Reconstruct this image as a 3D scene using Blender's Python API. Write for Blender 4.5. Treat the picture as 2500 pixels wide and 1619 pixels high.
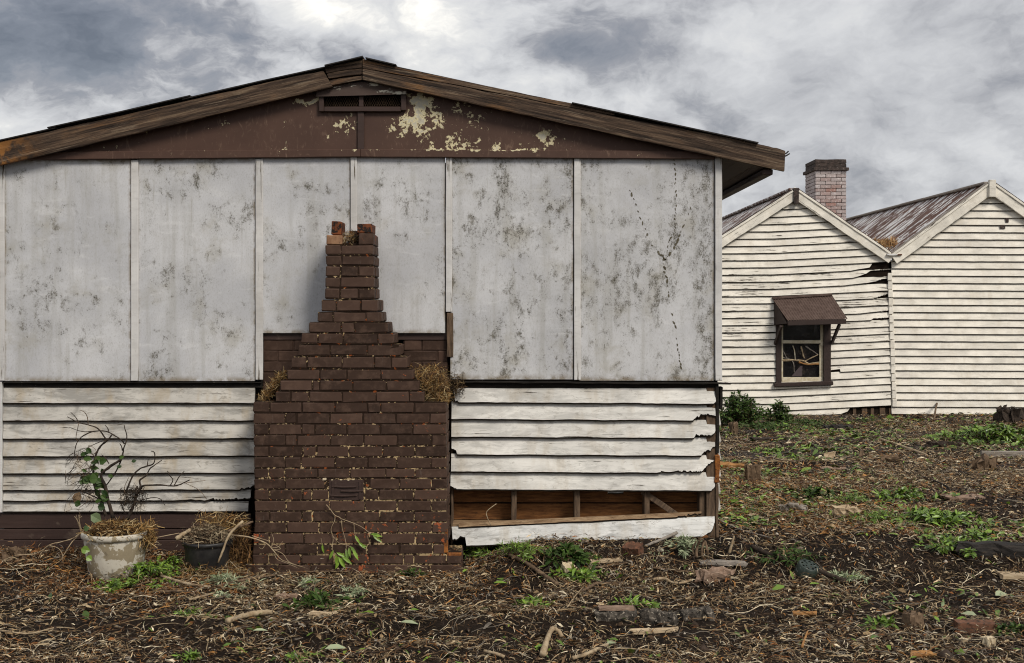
import bpy, bmesh, math, random
import numpy as np
from mathutils import Vector, Matrix, Euler, noise as mn
R = math.radians
for o in list(bpy.data.objects): bpy.data.objects.remove(o)
scene = bpy.context.scene
COL = scene.collection

# ------------------------------------------------------------------ camera
F, HZ, CX, CZ = 2950.0, 750.0, 1250.0, 1.983      # focal length and horizon in photo pixels, eye height in metres
cam_data = bpy.data.cameras.new('camera')
cam = bpy.data.objects.new('camera', cam_data); COL.objects.link(cam)
cam.location = (0, 0, CZ); cam.rotation_euler = (R(90), 0, 0)
cam_data.sensor_width = 36.0; cam_data.lens = 36.0*F/2500.0
cam_data.shift_y = -(809.5-HZ)/2500.0
cam_data.clip_start = 0.05; cam_data.clip_end = 3000
scene.camera = cam

# ------------------------------------------------------------------ node helper
class NT:
    def __init__(s, tree): s.t = tree; s.n = tree.nodes; s.l = tree.links
    def add(s, kind, **kw):
        n = s.n.new(kind)
        for k, v in kw.items(): setattr(n, k, v)
        return n
    def put(s, sock, v):
        if isinstance(v, bpy.types.NodeSocket): s.l.new(v, sock)
        elif isinstance(v, (tuple, list)):
            v = tuple(v)
            if sock.type == 'RGBA' and len(v) == 3: v = v+(1,)
            sock.default_value = v
        else: sock.default_value = v
    def math(s, op, a, b=0.0, c=None, clamp=False):
        n = s.add('ShaderNodeMath', operation=op, use_clamp=clamp)
        s.put(n.inputs[0], a); s.put(n.inputs[1], b)
        if c is not None: s.put(n.inputs[2], c)
        return n.outputs[0]
    def vmath(s, op, a, b=(0, 0, 0)):
        n = s.add('ShaderNodeVectorMath', operation=op)
        s.put(n.inputs[0], a); s.put(n.inputs[1], b)
        return n.outputs['Value'] if op in ('DOT_PRODUCT', 'LENGTH', 'DISTANCE') else n.outputs['Vector']
    def noise(s, vec, scale, detail=4.0, rough=0.6, dist=0.0):
        n = s.add('ShaderNodeTexNoise'); s.put(n.inputs['Vector'], vec)
        n.inputs['Scale'].default_value = scale; n.inputs['Detail'].default_value = detail
        n.inputs['Roughness'].default_value = rough; n.inputs['Distortion'].default_value = dist
        return n.outputs['Fac']
    def step(s, v, lo, hi):
        n = s.add('ShaderNodeMapRange', interpolation_type='SMOOTHSTEP')
        s.put(n.inputs['Value'], v); s.put(n.inputs['From Min'], lo); s.put(n.inputs['From Max'], hi)
        return n.outputs['Result']
    def mix(s, f, a, b, mode='MIX'):
        n = s.add('ShaderNodeMix', data_type='RGBA', blend_type=mode)
        s.put(n.inputs[0], f); s.put(n.inputs[6], a); s.put(n.inputs[7], b)
        return n.outputs[2]
    def ramp(s, f, stops):
        n = s.add('ShaderNodeValToRGB'); s.put(n.inputs[0], f); e = n.color_ramp.elements
        while len(e) < len(stops): e.new(0.5)
        for q, (p, c) in zip(e, stops): q.position = p; q.color = tuple(c)+(1,)
        return n.outputs[0]
    def xyz(s, v):
        n = s.add('ShaderNodeSeparateXYZ'); s.put(n.inputs[0], v); return n.outputs
    def comb(s, x, y, z):
        n = s.add('ShaderNodeCombineXYZ'); s.put(n.inputs[0], x); s.put(n.inputs[1], y); s.put(n.inputs[2], z)
        return n.outputs[0]

# ------------------------------------------------------------------ sky: broken overcast
SUN_DIR = Vector((0.46, -0.62, 0.70)).normalized()          # towards the sun
world = bpy.data.worlds.new('World'); scene.world = world; world.use_nodes = True
w = NT(world.node_tree); w.n.clear()
tc = w.add('ShaderNodeTexCoord'); D = tc.outputs['Generated']
sky = w.add('ShaderNodeTexSky', sky_type='NISHITA', sun_disc=False)
sky.sun_elevation = math.asin(SUN_DIR.z); sky.sun_rotation = math.atan2(SUN_DIR.x, SUN_DIR.y)
def dirpx(px, py):
    return Vector(((px-CX)/F, 1.0, (HZ-py)/F)).normalized()
dx, dy, dz = w.xyz(D)
V = w.vmath('MULTIPLY', D, (1.0, 1.0, 1.55))
warp = w.noise(V, 7.0, 5, 0.6)
V2 = w.vmath('ADD', V, w.comb(w.math('MULTIPLY', warp, 0.10), 0.0, w.math('MULTIPLY', warp, 0.09)))
big = w.noise(V2, 5.2, 10, 0.58, 0.0)
fine = w.noise(V2, 15.0, 10, 0.60, 0.0)
wisp = w.noise(w.vmath('MULTIPLY', V2, (1.0, 1.0, 1.5)), 34.0, 8, 0.62, 0.0)
val = w.math('ADD', w.math('ADD', w.math('MULTIPLY', big, 0.50), -0.07), w.math('ADD', w.math('MULTIPLY', fine, 0.50), w.math('MULTIPLY', wisp, 0.18)))
def blob(px, py, sx, sz, amp):
    c = dirpx(px, py)
    d = w.vmath('MULTIPLY', w.vmath('SUBTRACT', D, tuple(c)), (F/sx, F/sx, F/sz))
    L = w.vmath('DOT_PRODUCT', d, d)
    return w.math('MULTIPLY', w.math('EXPONENT', w.math('MULTIPLY', L, -1.0)), amp)
for args in ((160, 105, 420, 130, -0.150), (430, 50, 200, 90, -0.07), (120, 335, 330, 38, 0.10), (900, 30, 330, 85, 0.15), (660, 190, 120, 60, 0.06),
             (1180, 170, 170, 70, 0.10), (1420, 118, 200, 55, -0.19), (1620, 40, 160, 50, -0.03), (2150, 380, 500, 110, -0.035), (1700, 120, 200, 90, 0.04),
             (1560, 250, 160, 50, 0.09), (760, 110, 100, 45, -0.10), (2350, 190, 240, 60, -0.05)):
    val = w.math('ADD', val, blob(*args))
calm = w.math('MINIMUM', blob(2150, 150, 650, 420, 0.62), 0.6)
val = w.math('ADD', w.math('MULTIPLY', val, w.math('SUBTRACT', 1.0, calm)), w.math('MULTIPLY', calm, 0.525))
cl = w.ramp(val, [(0.27, (0.75, 0.75, 0.84)), (0.37, (1.25, 1.26, 1.38)), (0.445, (2.0, 2.03, 2.2)), (0.50, (3.2, 3.25, 3.4)), (0.56, (4.15, 4.2, 4.3)), (0.63, (4.9, 4.9, 4.85)), (0.73, (7.4, 7.15, 6.6))])
cover = w.step(val, 0.36, 0.50)
cover = w.math('ADD', w.math('MULTIPLY', cover, 0.10), 0.88)
skyc = w.mix(cover, sky.outputs[0], cl)
bg = w.add('ShaderNodeBackground'); w.put(bg.inputs[0], skyc); bg.inputs[1].default_value = 0.092
wo = w.add('ShaderNodeOutputWorld'); w.l.new(bg.outputs[0], wo.inputs[0])

sl = bpy.data.lights.new('sun', 'SUN'); sl.energy = 1.5; sl.angle = R(18); sl.color = (1.0, 0.93, 0.82)
sun = bpy.data.objects.new('sun', sl); COL.objects.link(sun)
sun.rotation_euler = (-SUN_DIR).to_track_quat('-Z', 'Y').to_euler(); sun.location = (6, -4, 12)

vs = scene.view_settings
vs.view_transform = 'Standard'; vs.look = 'None'; vs.gamma = 1.0; vs.exposure = 0.84; vs.use_curve_mapping = False
scene.cycles.filter_width = 1.1
scene.render.resolution_x = 1024; scene.render.resolution_y = 663

# ------------------------------------------------------------------ materials
def material(name, build, rough=0.85, spec=0.3):
    m = bpy.data.materials.new(name); m.use_nodes = True
    g = NT(m.node_tree); b = g.n['Principled BSDF']
    b.inputs['Roughness'].default_value = rough; b.inputs['Specular IOR Level'].default_value = spec
    g.bsdf = b
    c = build(g)
    if c is not None: g.put(b.inputs['Base Color'], c)
    return m
def objco(g, scale=(1, 1, 1), rnd=True):
    v = g.add('ShaderNodeTexCoord').outputs['Object']
    if rnd:
        r = g.add('ShaderNodeObjectInfo').outputs['Random']
        v = g.vmath('ADD', v, g.comb(g.math('MULTIPLY', r, 53.0), g.math('MULTIPLY', r, 17.0), g.math('MULTIPLY', r, 31.0)))
    return g.vmath('MULTIPLY', v, scale)
def worldco(g, scale=(1, 1, 1)):
    v = g.add('ShaderNodeNewGeometry').outputs['Position']
    return g.vmath('MULTIPLY', v, scale)
def bump(g, h, strength=0.5, dist=0.01):
    n = g.add('ShaderNodeBump'); g.put(n.inputs['Height'], h)
    n.inputs['Strength'].default_value = strength; n.inputs['Distance'].default_value = dist
    g.l.new(n.outputs[0], g.bsdf.inputs['Normal'])
def prop(g, name):
    n = g.add('ShaderNodeAttribute', attribute_type='OBJECT', attribute_name=name); return n.outputs['Fac']
def rand(g): return g.add('ShaderNodeObjectInfo').outputs['Random']

def b_panel(g):
    v = objco(g); mould = prop(g, 'mould')
    lo = g.noise(v, 1.7, 3, 0.55)
    c = g.mix(g.step(lo, 0.35, 0.65), (0.495, 0.50, 0.525), (0.615, 0.618, 0.637))
    streak = g.noise(g.vmath('MULTIPLY', v, (11, 11, 0.9)), 1.0, 4, 0.6)
    c = g.mix(g.math('MULTIPLY', g.step(streak, 0.48, 0.70), 0.42), c, (0.36, 0.35, 0.32))
    wipe = g.noise(g.vmath('MULTIPLY', v, (1.3, 1, 4.5)), 2.2, 5, 0.6, 1.4)
    c = g.mix(g.math('MULTIPLY', g.step(wipe, 0.56, 0.72), 0.32), c, (0.76, 0.76, 0.77))
    big = g.noise(v, 2.3, 4, 0.62, 0.6)
    mid = g.noise(v, 8.5, 6, 0.68, 0.5)
    field = g.math('ADD', g.math('MULTIPLY', big, 0.55), g.math('MULTIPLY', mid, 0.45))
    field = g.math('ADD', field, g.math('MULTIPLY', mould, 0.075))
    # grime that collects down the edge strip with the strongest growth
    px = g.xyz(g.add('ShaderNodeTexCoord').outputs['Object'])
    edge = g.math('MULTIPLY', g.step(px[0], 0.30, 0.46), g.math('MULTIPLY', g.step(mould, 0.8, 1.0), 0.17))
    field = g.math('ADD', field, edge)
    mask = g.step(field, 0.43, 0.66)
    olive = g.noise(v, 3.1, 5, 0.6)
    c = g.mix(g.math('MULTIPLY', g.math('MULTIPLY', mask, g.step(olive, 0.50, 0.7)), 0.50), c, (0.36, 0.325, 0.235))
    c = g.mix(g.math('MULTIPLY', mask, 0.22), c, (0.34, 0.335, 0.32))
    vv = g.vmath('MULTIPLY', v, (1, 1, 0.62))
    fb = g.noise(vv, 13, 11, 0.84)
    sp = g.noise(v, 88, 5, 0.78)
    thr = g.math('SUBTRACT', 0.69, g.math('MULTIPLY', mask, 0.155))
    spk = g.math('MULTIPLY', g.math('GREATER_THAN', sp, thr), g.step(fb, 0.44, 0.58))
    sp2 = fb
    spk2 = g.step(fb, g.math('SUBTRACT', 0.60, g.math('MULTIPLY', mask, 0.125)), g.math('SUBTRACT', 0.74, g.math('MULTIPLY', mask, 0.11)))
    c = g.mix(g.math('MULTIPLY', spk2, 0.86), c, (0.115, 0.103, 0.075))
    c = g.mix(g.math('MULTIPLY', spk, 0.85), c, (0.045, 0.040, 0.030))
    gc = g.xyz(g.add('ShaderNodeTexCoord').outputs['Generated'])
    ed = g.math('MAXIMUM', g.step(gc[2], 0.965, 1.0), g.math('MAXIMUM', g.step(gc[0], 0.975, 1.0), g.math('MAXIMUM', g.step(gc[0], 0.025, 0.0), g.step(gc[2], 0.03, 0.0))))
    c = g.mix(g.math('MULTIPLY', g.math('MULTIPLY', ed, g.step(mid, 0.36, 0.60)), 0.75), c, (0.20, 0.15, 0.085))
    grain = g.noise(g.vmath('MULTIPLY', v, (1, 1, 0.5)), 120, 4, 0.8)
    c = g.mix(g.math('MULTIPLY', g.step(grain, 0.48, 0.72), 0.42), c, (0.25, 0.24, 0.22))
    drip = g.noise(g.vmath('MULTIPLY', v, (38, 38, 1.6)), 1.0, 3, 0.6)
    c = g.mix(g.math('MULTIPLY', g.step(drip, 0.66, 0.76), 0.30), c, (0.24, 0.21, 0.15))
    bump(g, sp2, 0.25, 0.004)
    return c
M_panel = material('painted_sheet', b_panel, 0.75, 0.25)

def b_white(g, cream, dark, heavy, grain, smk=0.70):
    v = objco(g)
    gr = g.noise(g.vmath('MULTIPLY', v, grain), 1.0, 6, 0.7)
    lo = g.noise(v, 2.5, 3, 0.5)
    c = g.mix(g.step(lo, 0.35, 0.7), cream, tuple(q*0.80 for q in cream))
    gz = g.xyz(g.add('ShaderNodeTexCoord').outputs['Generated'])[2]
    smut = g.noise(g.vmath('MULTIPLY', v, (2.0, 2.0, 7.0)), 1.5, 6, 0.68, 0.6)
    c = g.mix(g.math('MULTIPLY', g.step(smut, 0.41, 0.65), smk), c, tuple(q*0.34 for q in cream))
    stain = g.noise(g.vmath('MULTIPLY', v, (5, 5, 1.5)), 1.0, 5, 0.65)
    c = g.mix(g.math('MULTIPLY', g.step(stain, 0.47, 0.68), min(0.5, smk*0.7)), c, (0.38, 0.29, 0.17))
    # old paint cracking away from both edges of the board
    scf = g.noise(g.vmath('MULTIPLY', v, (1.6, 3, 5)), 5.0, 7, 0.72, 1.5)
    c = g.mix(g.math('MULTIPLY', g.step(scf, 0.53, 0.66), smk*0.8), c, (0.17, 0.15, 0.125))
    edge = g.math('ABSOLUTE', g.math('SUBTRACT', gz, 0.5))
    e = g.math('ADD', gr, g.math('MULTIPLY', g.step(edge, 0.30, 0.5), 0.10))
    e = g.math('ADD', e, heavy)
    e = g.math('ADD', e, g.math('MULTIPLY', g.step(lo, 0.5, 0.75), 0.06))
    c = g.mix(g.step(e, 0.655, 0.685), c, dark)
    fine = g.noise(v, 70, 4, 0.7)
    c = g.mix(g.math('MULTIPLY', g.math('GREATER_THAN', fine, 0.70), 0.6), c, (0.09, 0.075, 0.05))
    bump(g, gr, 0.5, 0.006)
    return c
M_batten = material('white_batten_paint', lambda g: b_white(g, (0.68, 0.67, 0.66), (0.12, 0.10, 0.075), 0.0, (60, 60, 2.2), 0.18), 0.75)
M_board = material('white_board_paint', lambda g: b_white(g, (0.80, 0.78, 0.735), (0.05, 0.038, 0.027), 0.012, (2.6, 30, 70), 0.46), 0.7)
M_board_left = material('dirty_white_board_paint', lambda g: b_white(g, (0.60, 0.575, 0.53), (0.05, 0.038, 0.027), 0.02, (2.6, 30, 70)), 0.75)  # darker base tone and heavier blotches than M_board
M_board_clean = material('fresh_white_board_paint', lambda g: b_white(g, (0.82, 0.82, 0.80), (0.10, 0.075, 0.05), -0.06, (3.2, 30, 60)), 0.7)
M_cottage = material('peeling_cream_paint', lambda g: b_white(g, (0.93, 0.88, 0.785), (0.04, 0.031, 0.023), prop(g, 'peel'), (1.9, 20, 34), 0.22), 0.75)

def b_brownwood(g):
    v = objco(g)
    gr = g.noise(g.vmath('MULTIPLY', v, (3, 40, 40)), 1.0, 5, 0.65)
    c = g.mix(gr, (0.028, 0.015, 0.012), (0.062, 0.036, 0.029))
    n = g.noise(v, 7, 5, 0.7)
    c = g.mix(g.math('MULTIPLY', g.step(n, 0.58, 0.72), 0.5), c, (0.16, 0.12, 0.09))
    f = g.noise(v, 28, 4, 0.8)
    c = g.mix(g.step(f, 0.73, 0.75), c, (0.55, 0.46, 0.30))
    bump(g, gr, 0.4, 0.004)
    return c
M_brown = material('brown_painted_wood', b_brownwood, 0.6, 0.35)

def b_gable(g):
    p = worldco(g)
    n1 = g.noise(p, 10.5, 9, 0.70, 0.2)
    n2 = g.noise(p, 17, 6, 0.70)
    f = g.math('ADD', g.math('MULTIPLY', n1, 0.62), g.math('MULTIPLY', n2, 0.38))
    def blobw(px, py, sx, sz, amp):
        cx, cy, cz = Wp(px, py, 9.39)
        d = g.vmath('MULTIPLY', g.vmath('SUBTRACT', p, (cx, cy, cz)), (926/sx*1.0/2.95, 0.0, 926/sz*1.0/2.95))
        return g.math('MULTIPLY', g.math('EXPONENT', g.math('MULTIPLY', g.vmath('DOT_PRODUCT', d, d), -1.0)), amp)
    bias = None
    for a in ((1030, 285, 48, 50, 0.10), (1125, 300, 70, 42, 0.10), (1030, 240, 45, 22, 0.14), (735, 250, 45, 11, 0.15),
              (850, 300, 50, 28, 0.09), (700, 300, 110, 40, 0.04), (975, 305, 45, 30, 0.12), (1320, 335, 35, 22, 0.09), (1190, 360, 130, 14, 0.10), (1080, 350, 90, 20, 0.07), (1250, 367, 260, 5, 0.07), (800, 368, 200, 5, 0.05), (900, 225, 60, 12, 0.08)):
        q = blobw(*a); bias = q if bias is None else g.math('ADD', bias, q)
    f = g.math('ADD', f, bias)
    c = g.mix(g.noise(p, 3, 4, 0.6), (0.046, 0.0215, 0.0145), (0.100, 0.053, 0.037))
    scuff = g.noise(g.vmath('MULTIPLY', p, (7, 1, 3)), 3.0, 6, 0.75, 1.2)
    c = g.mix(g.math('MULTIPLY', g.step(scuff, 0.54, 0.74), 0.5), c, (0.27, 0.18, 0.125))
    spk = g.noise(p, 38, 5, 0.8)
    c = g.mix(g.step(spk, g.math('SUBTRACT', 0.715, g.math('MULTIPLY', bias, 0.25)), g.math('SUBTRACT', 0.73, g.math('MULTIPLY', bias, 0.25))), c, (0.60, 0.52, 0.36))
    peel = g.step(f, 0.618, 0.626)
    inner = g.step(f, 0.64, 0.69)
    pc = g.mix(inner, (0.66, 0.58, 0.36), (0.50, 0.47, 0.38))
    pc = g.mix(g.math('MULTIPLY', g.step(n2, 0.55, 0.7), 0.5), pc, (0.28, 0.23, 0.16))
    c = g.mix(peel, c, pc)
    bump(g, g.math('SUBTRACT', 1.0, peel), 0.6, 0.004)
    return c
def Wp(px, py, Y): return ((px-CX)/F*Y, Y, CZ-(py-HZ)/F*Y)
M_gable = material('peeling_brown_gable_paint', b_gable, 0.6, 0.35)

def b_barge(g):
    v = objco(g)
    gr = g.noise(g.vmath('MULTIPLY', v, (1.6, 20, 34)), 1.0, 8, 0.72, 0.3)
    lo = g.noise(v, 1.8, 4, 0.6)
    c = g.ramp(gr, [(0.34, (0.012, 0.008, 0.006)), (0.47, (0.050, 0.032, 0.022)), (0.56, (0.105, 0.068, 0.045)), (0.70, (0.27, 0.20, 0.13))])
    c = g.mix(g.math('MULTIPLY', g.step(lo, 0.50, 0.72), g.step(gr, 0.42, 0.60)), c, (0.20, 0.095, 0.032))
    crk = g.noise(g.vmath('MULTIPLY', v, (3.0, 50, 95)), 1.0, 6, 0.7, 0.2)
    c = g.mix(g.step(crk, 0.60, 0.66), c, (0.008, 0.006, 0.005))
    c = g.mix(g.math('MULTIPLY', g.step(crk, 0.42, 0.34), 0.55), c, (0.30, 0.235, 0.165))
    rot = prop(g, 'rot')
    px = g.xyz(g.add('ShaderNodeTexCoord').outputs['Object'])
    rr = g.math('MULTIPLY', g.step(px[0], 0.80, 0.20), rot)
    rr = g.math('MULTIPLY', rr, g.step(g.noise(v, 6, 4, 0.6), 0.40, 0.5))
    c = g.mix(rr, c, (0.34, 0.145, 0.035))
    f = g.noise(v, 26, 4, 0.75)
    c = g.mix(g.math('MULTIPLY', g.step(f, 0.71, 0.74), 0.7), c, (0.40, 0.33, 0.24))
    bump(g, gr, 0.9, 0.012)
    return c
M_barge = material('weathered_brown_timber', b_barge, 0.8, 0.25)

def b_plain(c1, c2, scale=8, stretch=(1, 1, 1), bs=0.4, bd=0.006, spot=None):
    def f(g):
        v = objco(g, stretch)
        n = g.noise(v, scale, 6, 0.68)
        c = g.mix(g.step(n, 0.30, 0.70), c1, c2)
        if spot:
            k = g.noise(v, scale*2.7, 5, 0.7)
            c = g.mix(g.step(k, spot[0], spot[0]+0.04), c, spot[1])
        if bs: bump(g, n, bs, bd)
        return c
    return f
M_black = material('blackened_timber', b_plain((0.006, 0.005, 0.004), (0.020, 0.016, 0.013), 12, (1, 6, 6), spot=(0.66, (0.25, 0.22, 0.18))), 0.9)
M_dark = material('dark_cavity_board', b_plain((0.010, 0.007, 0.005), (0.022, 0.015, 0.011), 6), 0.95, 0.1)  # backing coloured near-black so gaps in front of it read as deep shade
M_roof = material('dark_roof_sheet', b_plain((0.010, 0.009, 0.009), (0.034, 0.029, 0.027), 6, spot=(0.66, (0.13, 0.11, 0.10))), 0.7)
M_lining = material('raw_lining_board', b_plain((0.085, 0.033, 0.011), (0.24, 0.105, 0.034), 4, (2, 8, 14), spot=(0.60, (0.05, 0.025, 0.012))), 0.85)
M_stud = material('grey_brown_stud', b_plain((0.055, 0.036, 0.024), (0.16, 0.105, 0.066), 6, (10, 10, 1.5), spot=(0.62, (0.035, 0.02, 0.012))), 0.85)
M_rotwood = material('rotten_orange_wood', b_plain((0.10, 0.032, 0.009), (0.34, 0.125, 0.028), 14, (1, 1, 1), 0.8, 0.01, spot=(0.58, (0.02, 0.012, 0.008))), 0.9)
M_tan = material('unpainted_board_strip', b_plain((0.16, 0.095, 0.05), (0.36, 0.25, 0.15), 5, (2, 14, 14), spot=(0.60, (0.09, 0.045, 0.02))), 0.85)

def b_brick(g):
    v = objco(g); r = rand(g)
    n = g.noise(v, 16, 5, 0.65)
    c = g.mix(r, (0.033, 0.0185, 0.0125), (0.076, 0.0435, 0.0310))
    c = g.mix(g.math('MULTIPLY', g.step(n, 0.45, 0.7), 0.5), c, (0.115, 0.070, 0.050))
    chip = g.noise(v, 21, 6, 0.72, 0.4)
    r2 = g.math('FRACT', g.math('MULTIPLY', r, 37.7))
    thr = g.math('SUBTRACT', 0.735, g.math('MULTIPLY', g.math('POWER', r2, 3.0), 0.10))
    gp = g.add('ShaderNodeNewGeometry').outputs['Pointiness']
    thr = g.math('SUBTRACT', thr, g.math('MULTIPLY', prop(g, 'chip'), 0.11))
    ch = g.step(chip, thr, g.math('ADD', thr, 0.025))
    c = g.mix(ch, c, (0.34, 0.088, 0.030))
    pale = g.noise(v, 55, 4, 0.75)
    c = g.mix(g.math('MULTIPLY', g.step(pale, 0.72, 0.75), 0.8), c, (0.42, 0.33, 0.20))
    scr = g.noise(g.vmath('MULTIPLY', v, (30, 30, 5)), 1.0, 5, 0.7)
    c = g.mix(g.math('MULTIPLY', g.step(scr, 0.62, 0.72), 0.28), c, (0.17, 0.14, 0.12))
    bump(g, n, 0.35, 0.005)
    return c
M_brick = material('brown_painted_brick', b_brick, 0.7, 0.2)
M_brick_bare = material('bare_orange_brick', b_plain((0.21, 0.062, 0.020), (0.075, 0.026, 0.012), 12, spot=(0.50, (0.014, 0.010, 0.008))), 0.85)
M_brick_pale = material('pale_mortared_brick', b_plain((0.36, 0.21, 0.12), (0.20, 0.10, 0.055), 14, spot=(0.60, (0.06, 0.04, 0.03))), 0.9)
def b_mortar(g):
    p = worldco(g)
    n = g.noise(p, 5.5, 6, 0.78); n2 = g.noise(p, 42, 5, 0.7)
    z = g.xyz(p)[2]
    low = g.math('MULTIPLY', g.step(z, 1.3, 0.5), 0.05)
    f = g.math('ADD', g.math('ADD', g.math('MULTIPLY', n, 0.5), g.math('MULTIPLY', n2, 0.5)), low)
    c = g.mix(g.step(f, 0.555, 0.60), (0.027, 0.0165, 0.0115), (0.52, 0.385, 0.21))
    c = g.mix(g.step(g.noise(p, 22, 3, 0.6), 0.62, 0.68), c, (0.26, 0.07, 0.02))
    bump(g, n2, 0.6, 0.006)
    return c
M_mortar = material('crumbling_mortar', b_mortar, 0.95, 0.1)
def b_farbrick(g):
    v = objco(g); r = rand(g)
    c = g.mix(r, (0.48, 0.45, 0.45), (0.33, 0.30, 0.295))
    c = g.mix(prop(g, 'red'), c, (0.30, 0.135, 0.10))
    n = g.noise(v, 18, 5, 0.7)
    c = g.mix(g.step(n, 0.52, 0.72), c, (0.66, 0.61, 0.60))
    c = g.mix(g.math('MULTIPLY', g.step(g.noise(v, 30, 4, 0.7), 0.58, 0.7), 0.7), c, (0.07, 0.055, 0.05))
    bump(g, n, 0.4, 0.006)
    return c
M_farbrick = material('limewashed_brick', b_farbrick, 0.9)
M_farcap = material('sooty_chimney_cap', b_plain((0.022, 0.018, 0.016), (0.085, 0.062, 0.054), 14, spot=(0.62, (0.30, 0.26, 0.24))), 0.9)
M_farmortar = material('dark_mortar', b_plain((0.035, 0.028, 0.025), (0.09, 0.075, 0.07), 20), 0.95)

def b_corr(g):
    v = objco(g, rnd=False)
    s = g.noise(g.vmath('MULTIPLY', v, (0.7, 5.5, 0.7)), 1.0, 6, 0.66)
    s2 = g.noise(g.vmath('MULTIPLY', v, (2.5, 9, 2.5)), 1.0, 5, 0.7)
    f = g.math('ADD', g.math('MULTIPLY', s, 0.55), g.math('MULTIPLY', s2, 0.45))
    c = g.mix(g.noise(v, 2.4, 4, 0.6), (0.135, 0.055, 0.030), (0.070, 0.032, 0.022))
    c = g.mix(g.step(f, 0.503, 0.525), c, (0.66, 0.65, 0.64))
    c = g.mix(g.step(g.noise(v, 8, 4, 0.7), 0.62, 0.70), c, (0.17, 0.062, 0.03))
    return c
M_corr = material('rusted_corrugated_iron', b_corr, 0.6, 0.4)
M_awning = material('brown_awning_iron', b_plain((0.060, 0.036, 0.028), (0.125, 0.085, 0.070), 7, (1, 4, 1), spot=(0.70, (0.34, 0.27, 0.22))), 0.55)
M_brownfar = material('dark_brown_joinery', b_plain((0.022, 0.013, 0.011), (0.052, 0.033, 0.028), 10, (10, 10, 2)), 0.6)
M_sash = material('cream_sash_paint', b_plain((0.70, 0.64, 0.50), (0.50, 0.42, 0.28), 14, spot=(0.64, (0.12, 0.08, 0.05))), 0.7)
M_interior = material('dim_room_interior', b_plain((0.020, 0.018, 0.017), (0.035, 0.03, 0.028), 3), 0.9)
def b_glass(g):
    v = objco(g)
    n = g.noise(v, 5, 5, 0.65)
    b = g.bsdf
    b.inputs['Roughness'].default_value = 0.12; b.inputs['Specular IOR Level'].default_value = 0.5
    g.put(b.inputs['Alpha'], g.math('ADD', 0.30, g.math('MULTIPLY', g.step(n, 0.5, 0.8), 0.4)))
    return g.mix(g.step(n, 0.5, 0.75), (0.012, 0.011, 0.013), (0.075, 0.06, 0.05))
M_glass = material('grimy_glass', b_glass)

def b_pot(g):
    v = objco(g)
    n = g.math('ADD', g.math('MULTIPLY', g.noise(v, 8, 6, 0.62, 0.6), 0.8), g.math('MULTIPLY', g.noise(v, 26, 4, 0.6), 0.2))
    c = g.mix(g.noise(v, 22, 5, 0.7), (0.60, 0.565, 0.49), (0.46, 0.42, 0.345))
    tan = g.mix(g.noise(v, 30, 5, 0.7), (0.33, 0.275, 0.18), (0.20, 0.165, 0.115))
    z = g.xyz(g.add('ShaderNodeTexCoord').outputs['Object'])[2]
    n = g.math('SUBTRACT', n, g.math('MULTIPLY', g.step(z, 0.25, 0.31), 0.05))
    c = g.mix(g.step(n, 0.50, 0.515), c, tan)
    low = g.math('ADD', g.math('MULTIPLY', g.step(z, 0.12, 0.0), 0.16), g.noise(v, 11, 5, 0.7))
    c = g.mix(g.math('MULTIPLY', g.step(low, 0.58, 0.72), 0.75), c, (0.085, 0.07, 0.05))
    c = g.mix(g.step(g.noise(v, 70, 4, 0.7), 0.69, 0.72), c, (0.05, 0.04, 0.03))
    bump(g, n, 0.5, 0.006)
    return c
M_pot = material('flaking_white_pot_paint', b_pot, 0.85)
M_plastic = material('black_plastic', b_plain((0.010, 0.010, 0.011), (0.035, 0.033, 0.032), 9, spot=(0.62, (0.06, 0.05, 0.04))), 0.45, 0.5)
M_greenplastic = material('dark_green_plastic', b_plain((0.006, 0.014, 0.010), (0.028, 0.042, 0.032), 14, spot=(0.60, (0.16, 0.17, 0.15))), 0.5, 0.5)
M_bark = material('dark_bark', b_plain((0.014, 0.010, 0.008), (0.060, 0.042, 0.030), 24, (1, 1, 1), 0.7, 0.006), 0.9)
M_bark_mid = material('brown_bark', b_plain((0.06, 0.038, 0.022), (0.20, 0.135, 0.085), 22, (1, 1, 1), 0.7, 0.006), 0.9)
M_palestick = material('pale_dry_stick', b_plain((0.44, 0.35, 0.23), (0.24, 0.165, 0.095), 20, (1, 1, 1), 0.5, 0.004), 0.85)
M_greywood = material('grey_weathered_timber', b_plain((0.19, 0.165, 0.14), (0.34, 0.30, 0.26), 6, (2, 14, 14), 0.7, 0.008, spot=(0.62, (0.05, 0.04, 0.03))), 0.9)
M_pinkwood = material('pinkish_split_timber', b_plain((0.33, 0.235, 0.175), (0.17, 0.105, 0.07), 6, (2, 12, 12), 0.8, 0.01, spot=(0.60, (0.10, 0.06, 0.04))), 0.9)
M_orangewood = material('orange_split_timber', b_plain((0.44, 0.235, 0.085), (0.26, 0.12, 0.045), 6, (2, 12, 12), 0.8, 0.01, spot=(0.62, (0.10, 0.045, 0.02))), 0.9)
M_palebark = material('pale_bark_chip', b_plain((0.50, 0.40, 0.27), (0.32, 0.23, 0.14), 9, (1, 5, 5), 0.6, 0.008, spot=(0.62, (0.14, 0.09, 0.05))), 0.9)
M_stone = material('dark_mossy_concrete', b_plain((0.018, 0.015, 0.012), (0.115, 0.098, 0.080), 22, (1, 1, 1), 1.0, 0.016, spot=(0.57, (0.30, 0.26, 0.21))), 0.95)
M_redbrick = material('loose_red_brick', b_plain((0.19, 0.085, 0.048), (0.075, 0.038, 0.024), 16, spot=(0.56, (0.05, 0.035, 0.025))), 0.9)
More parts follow.
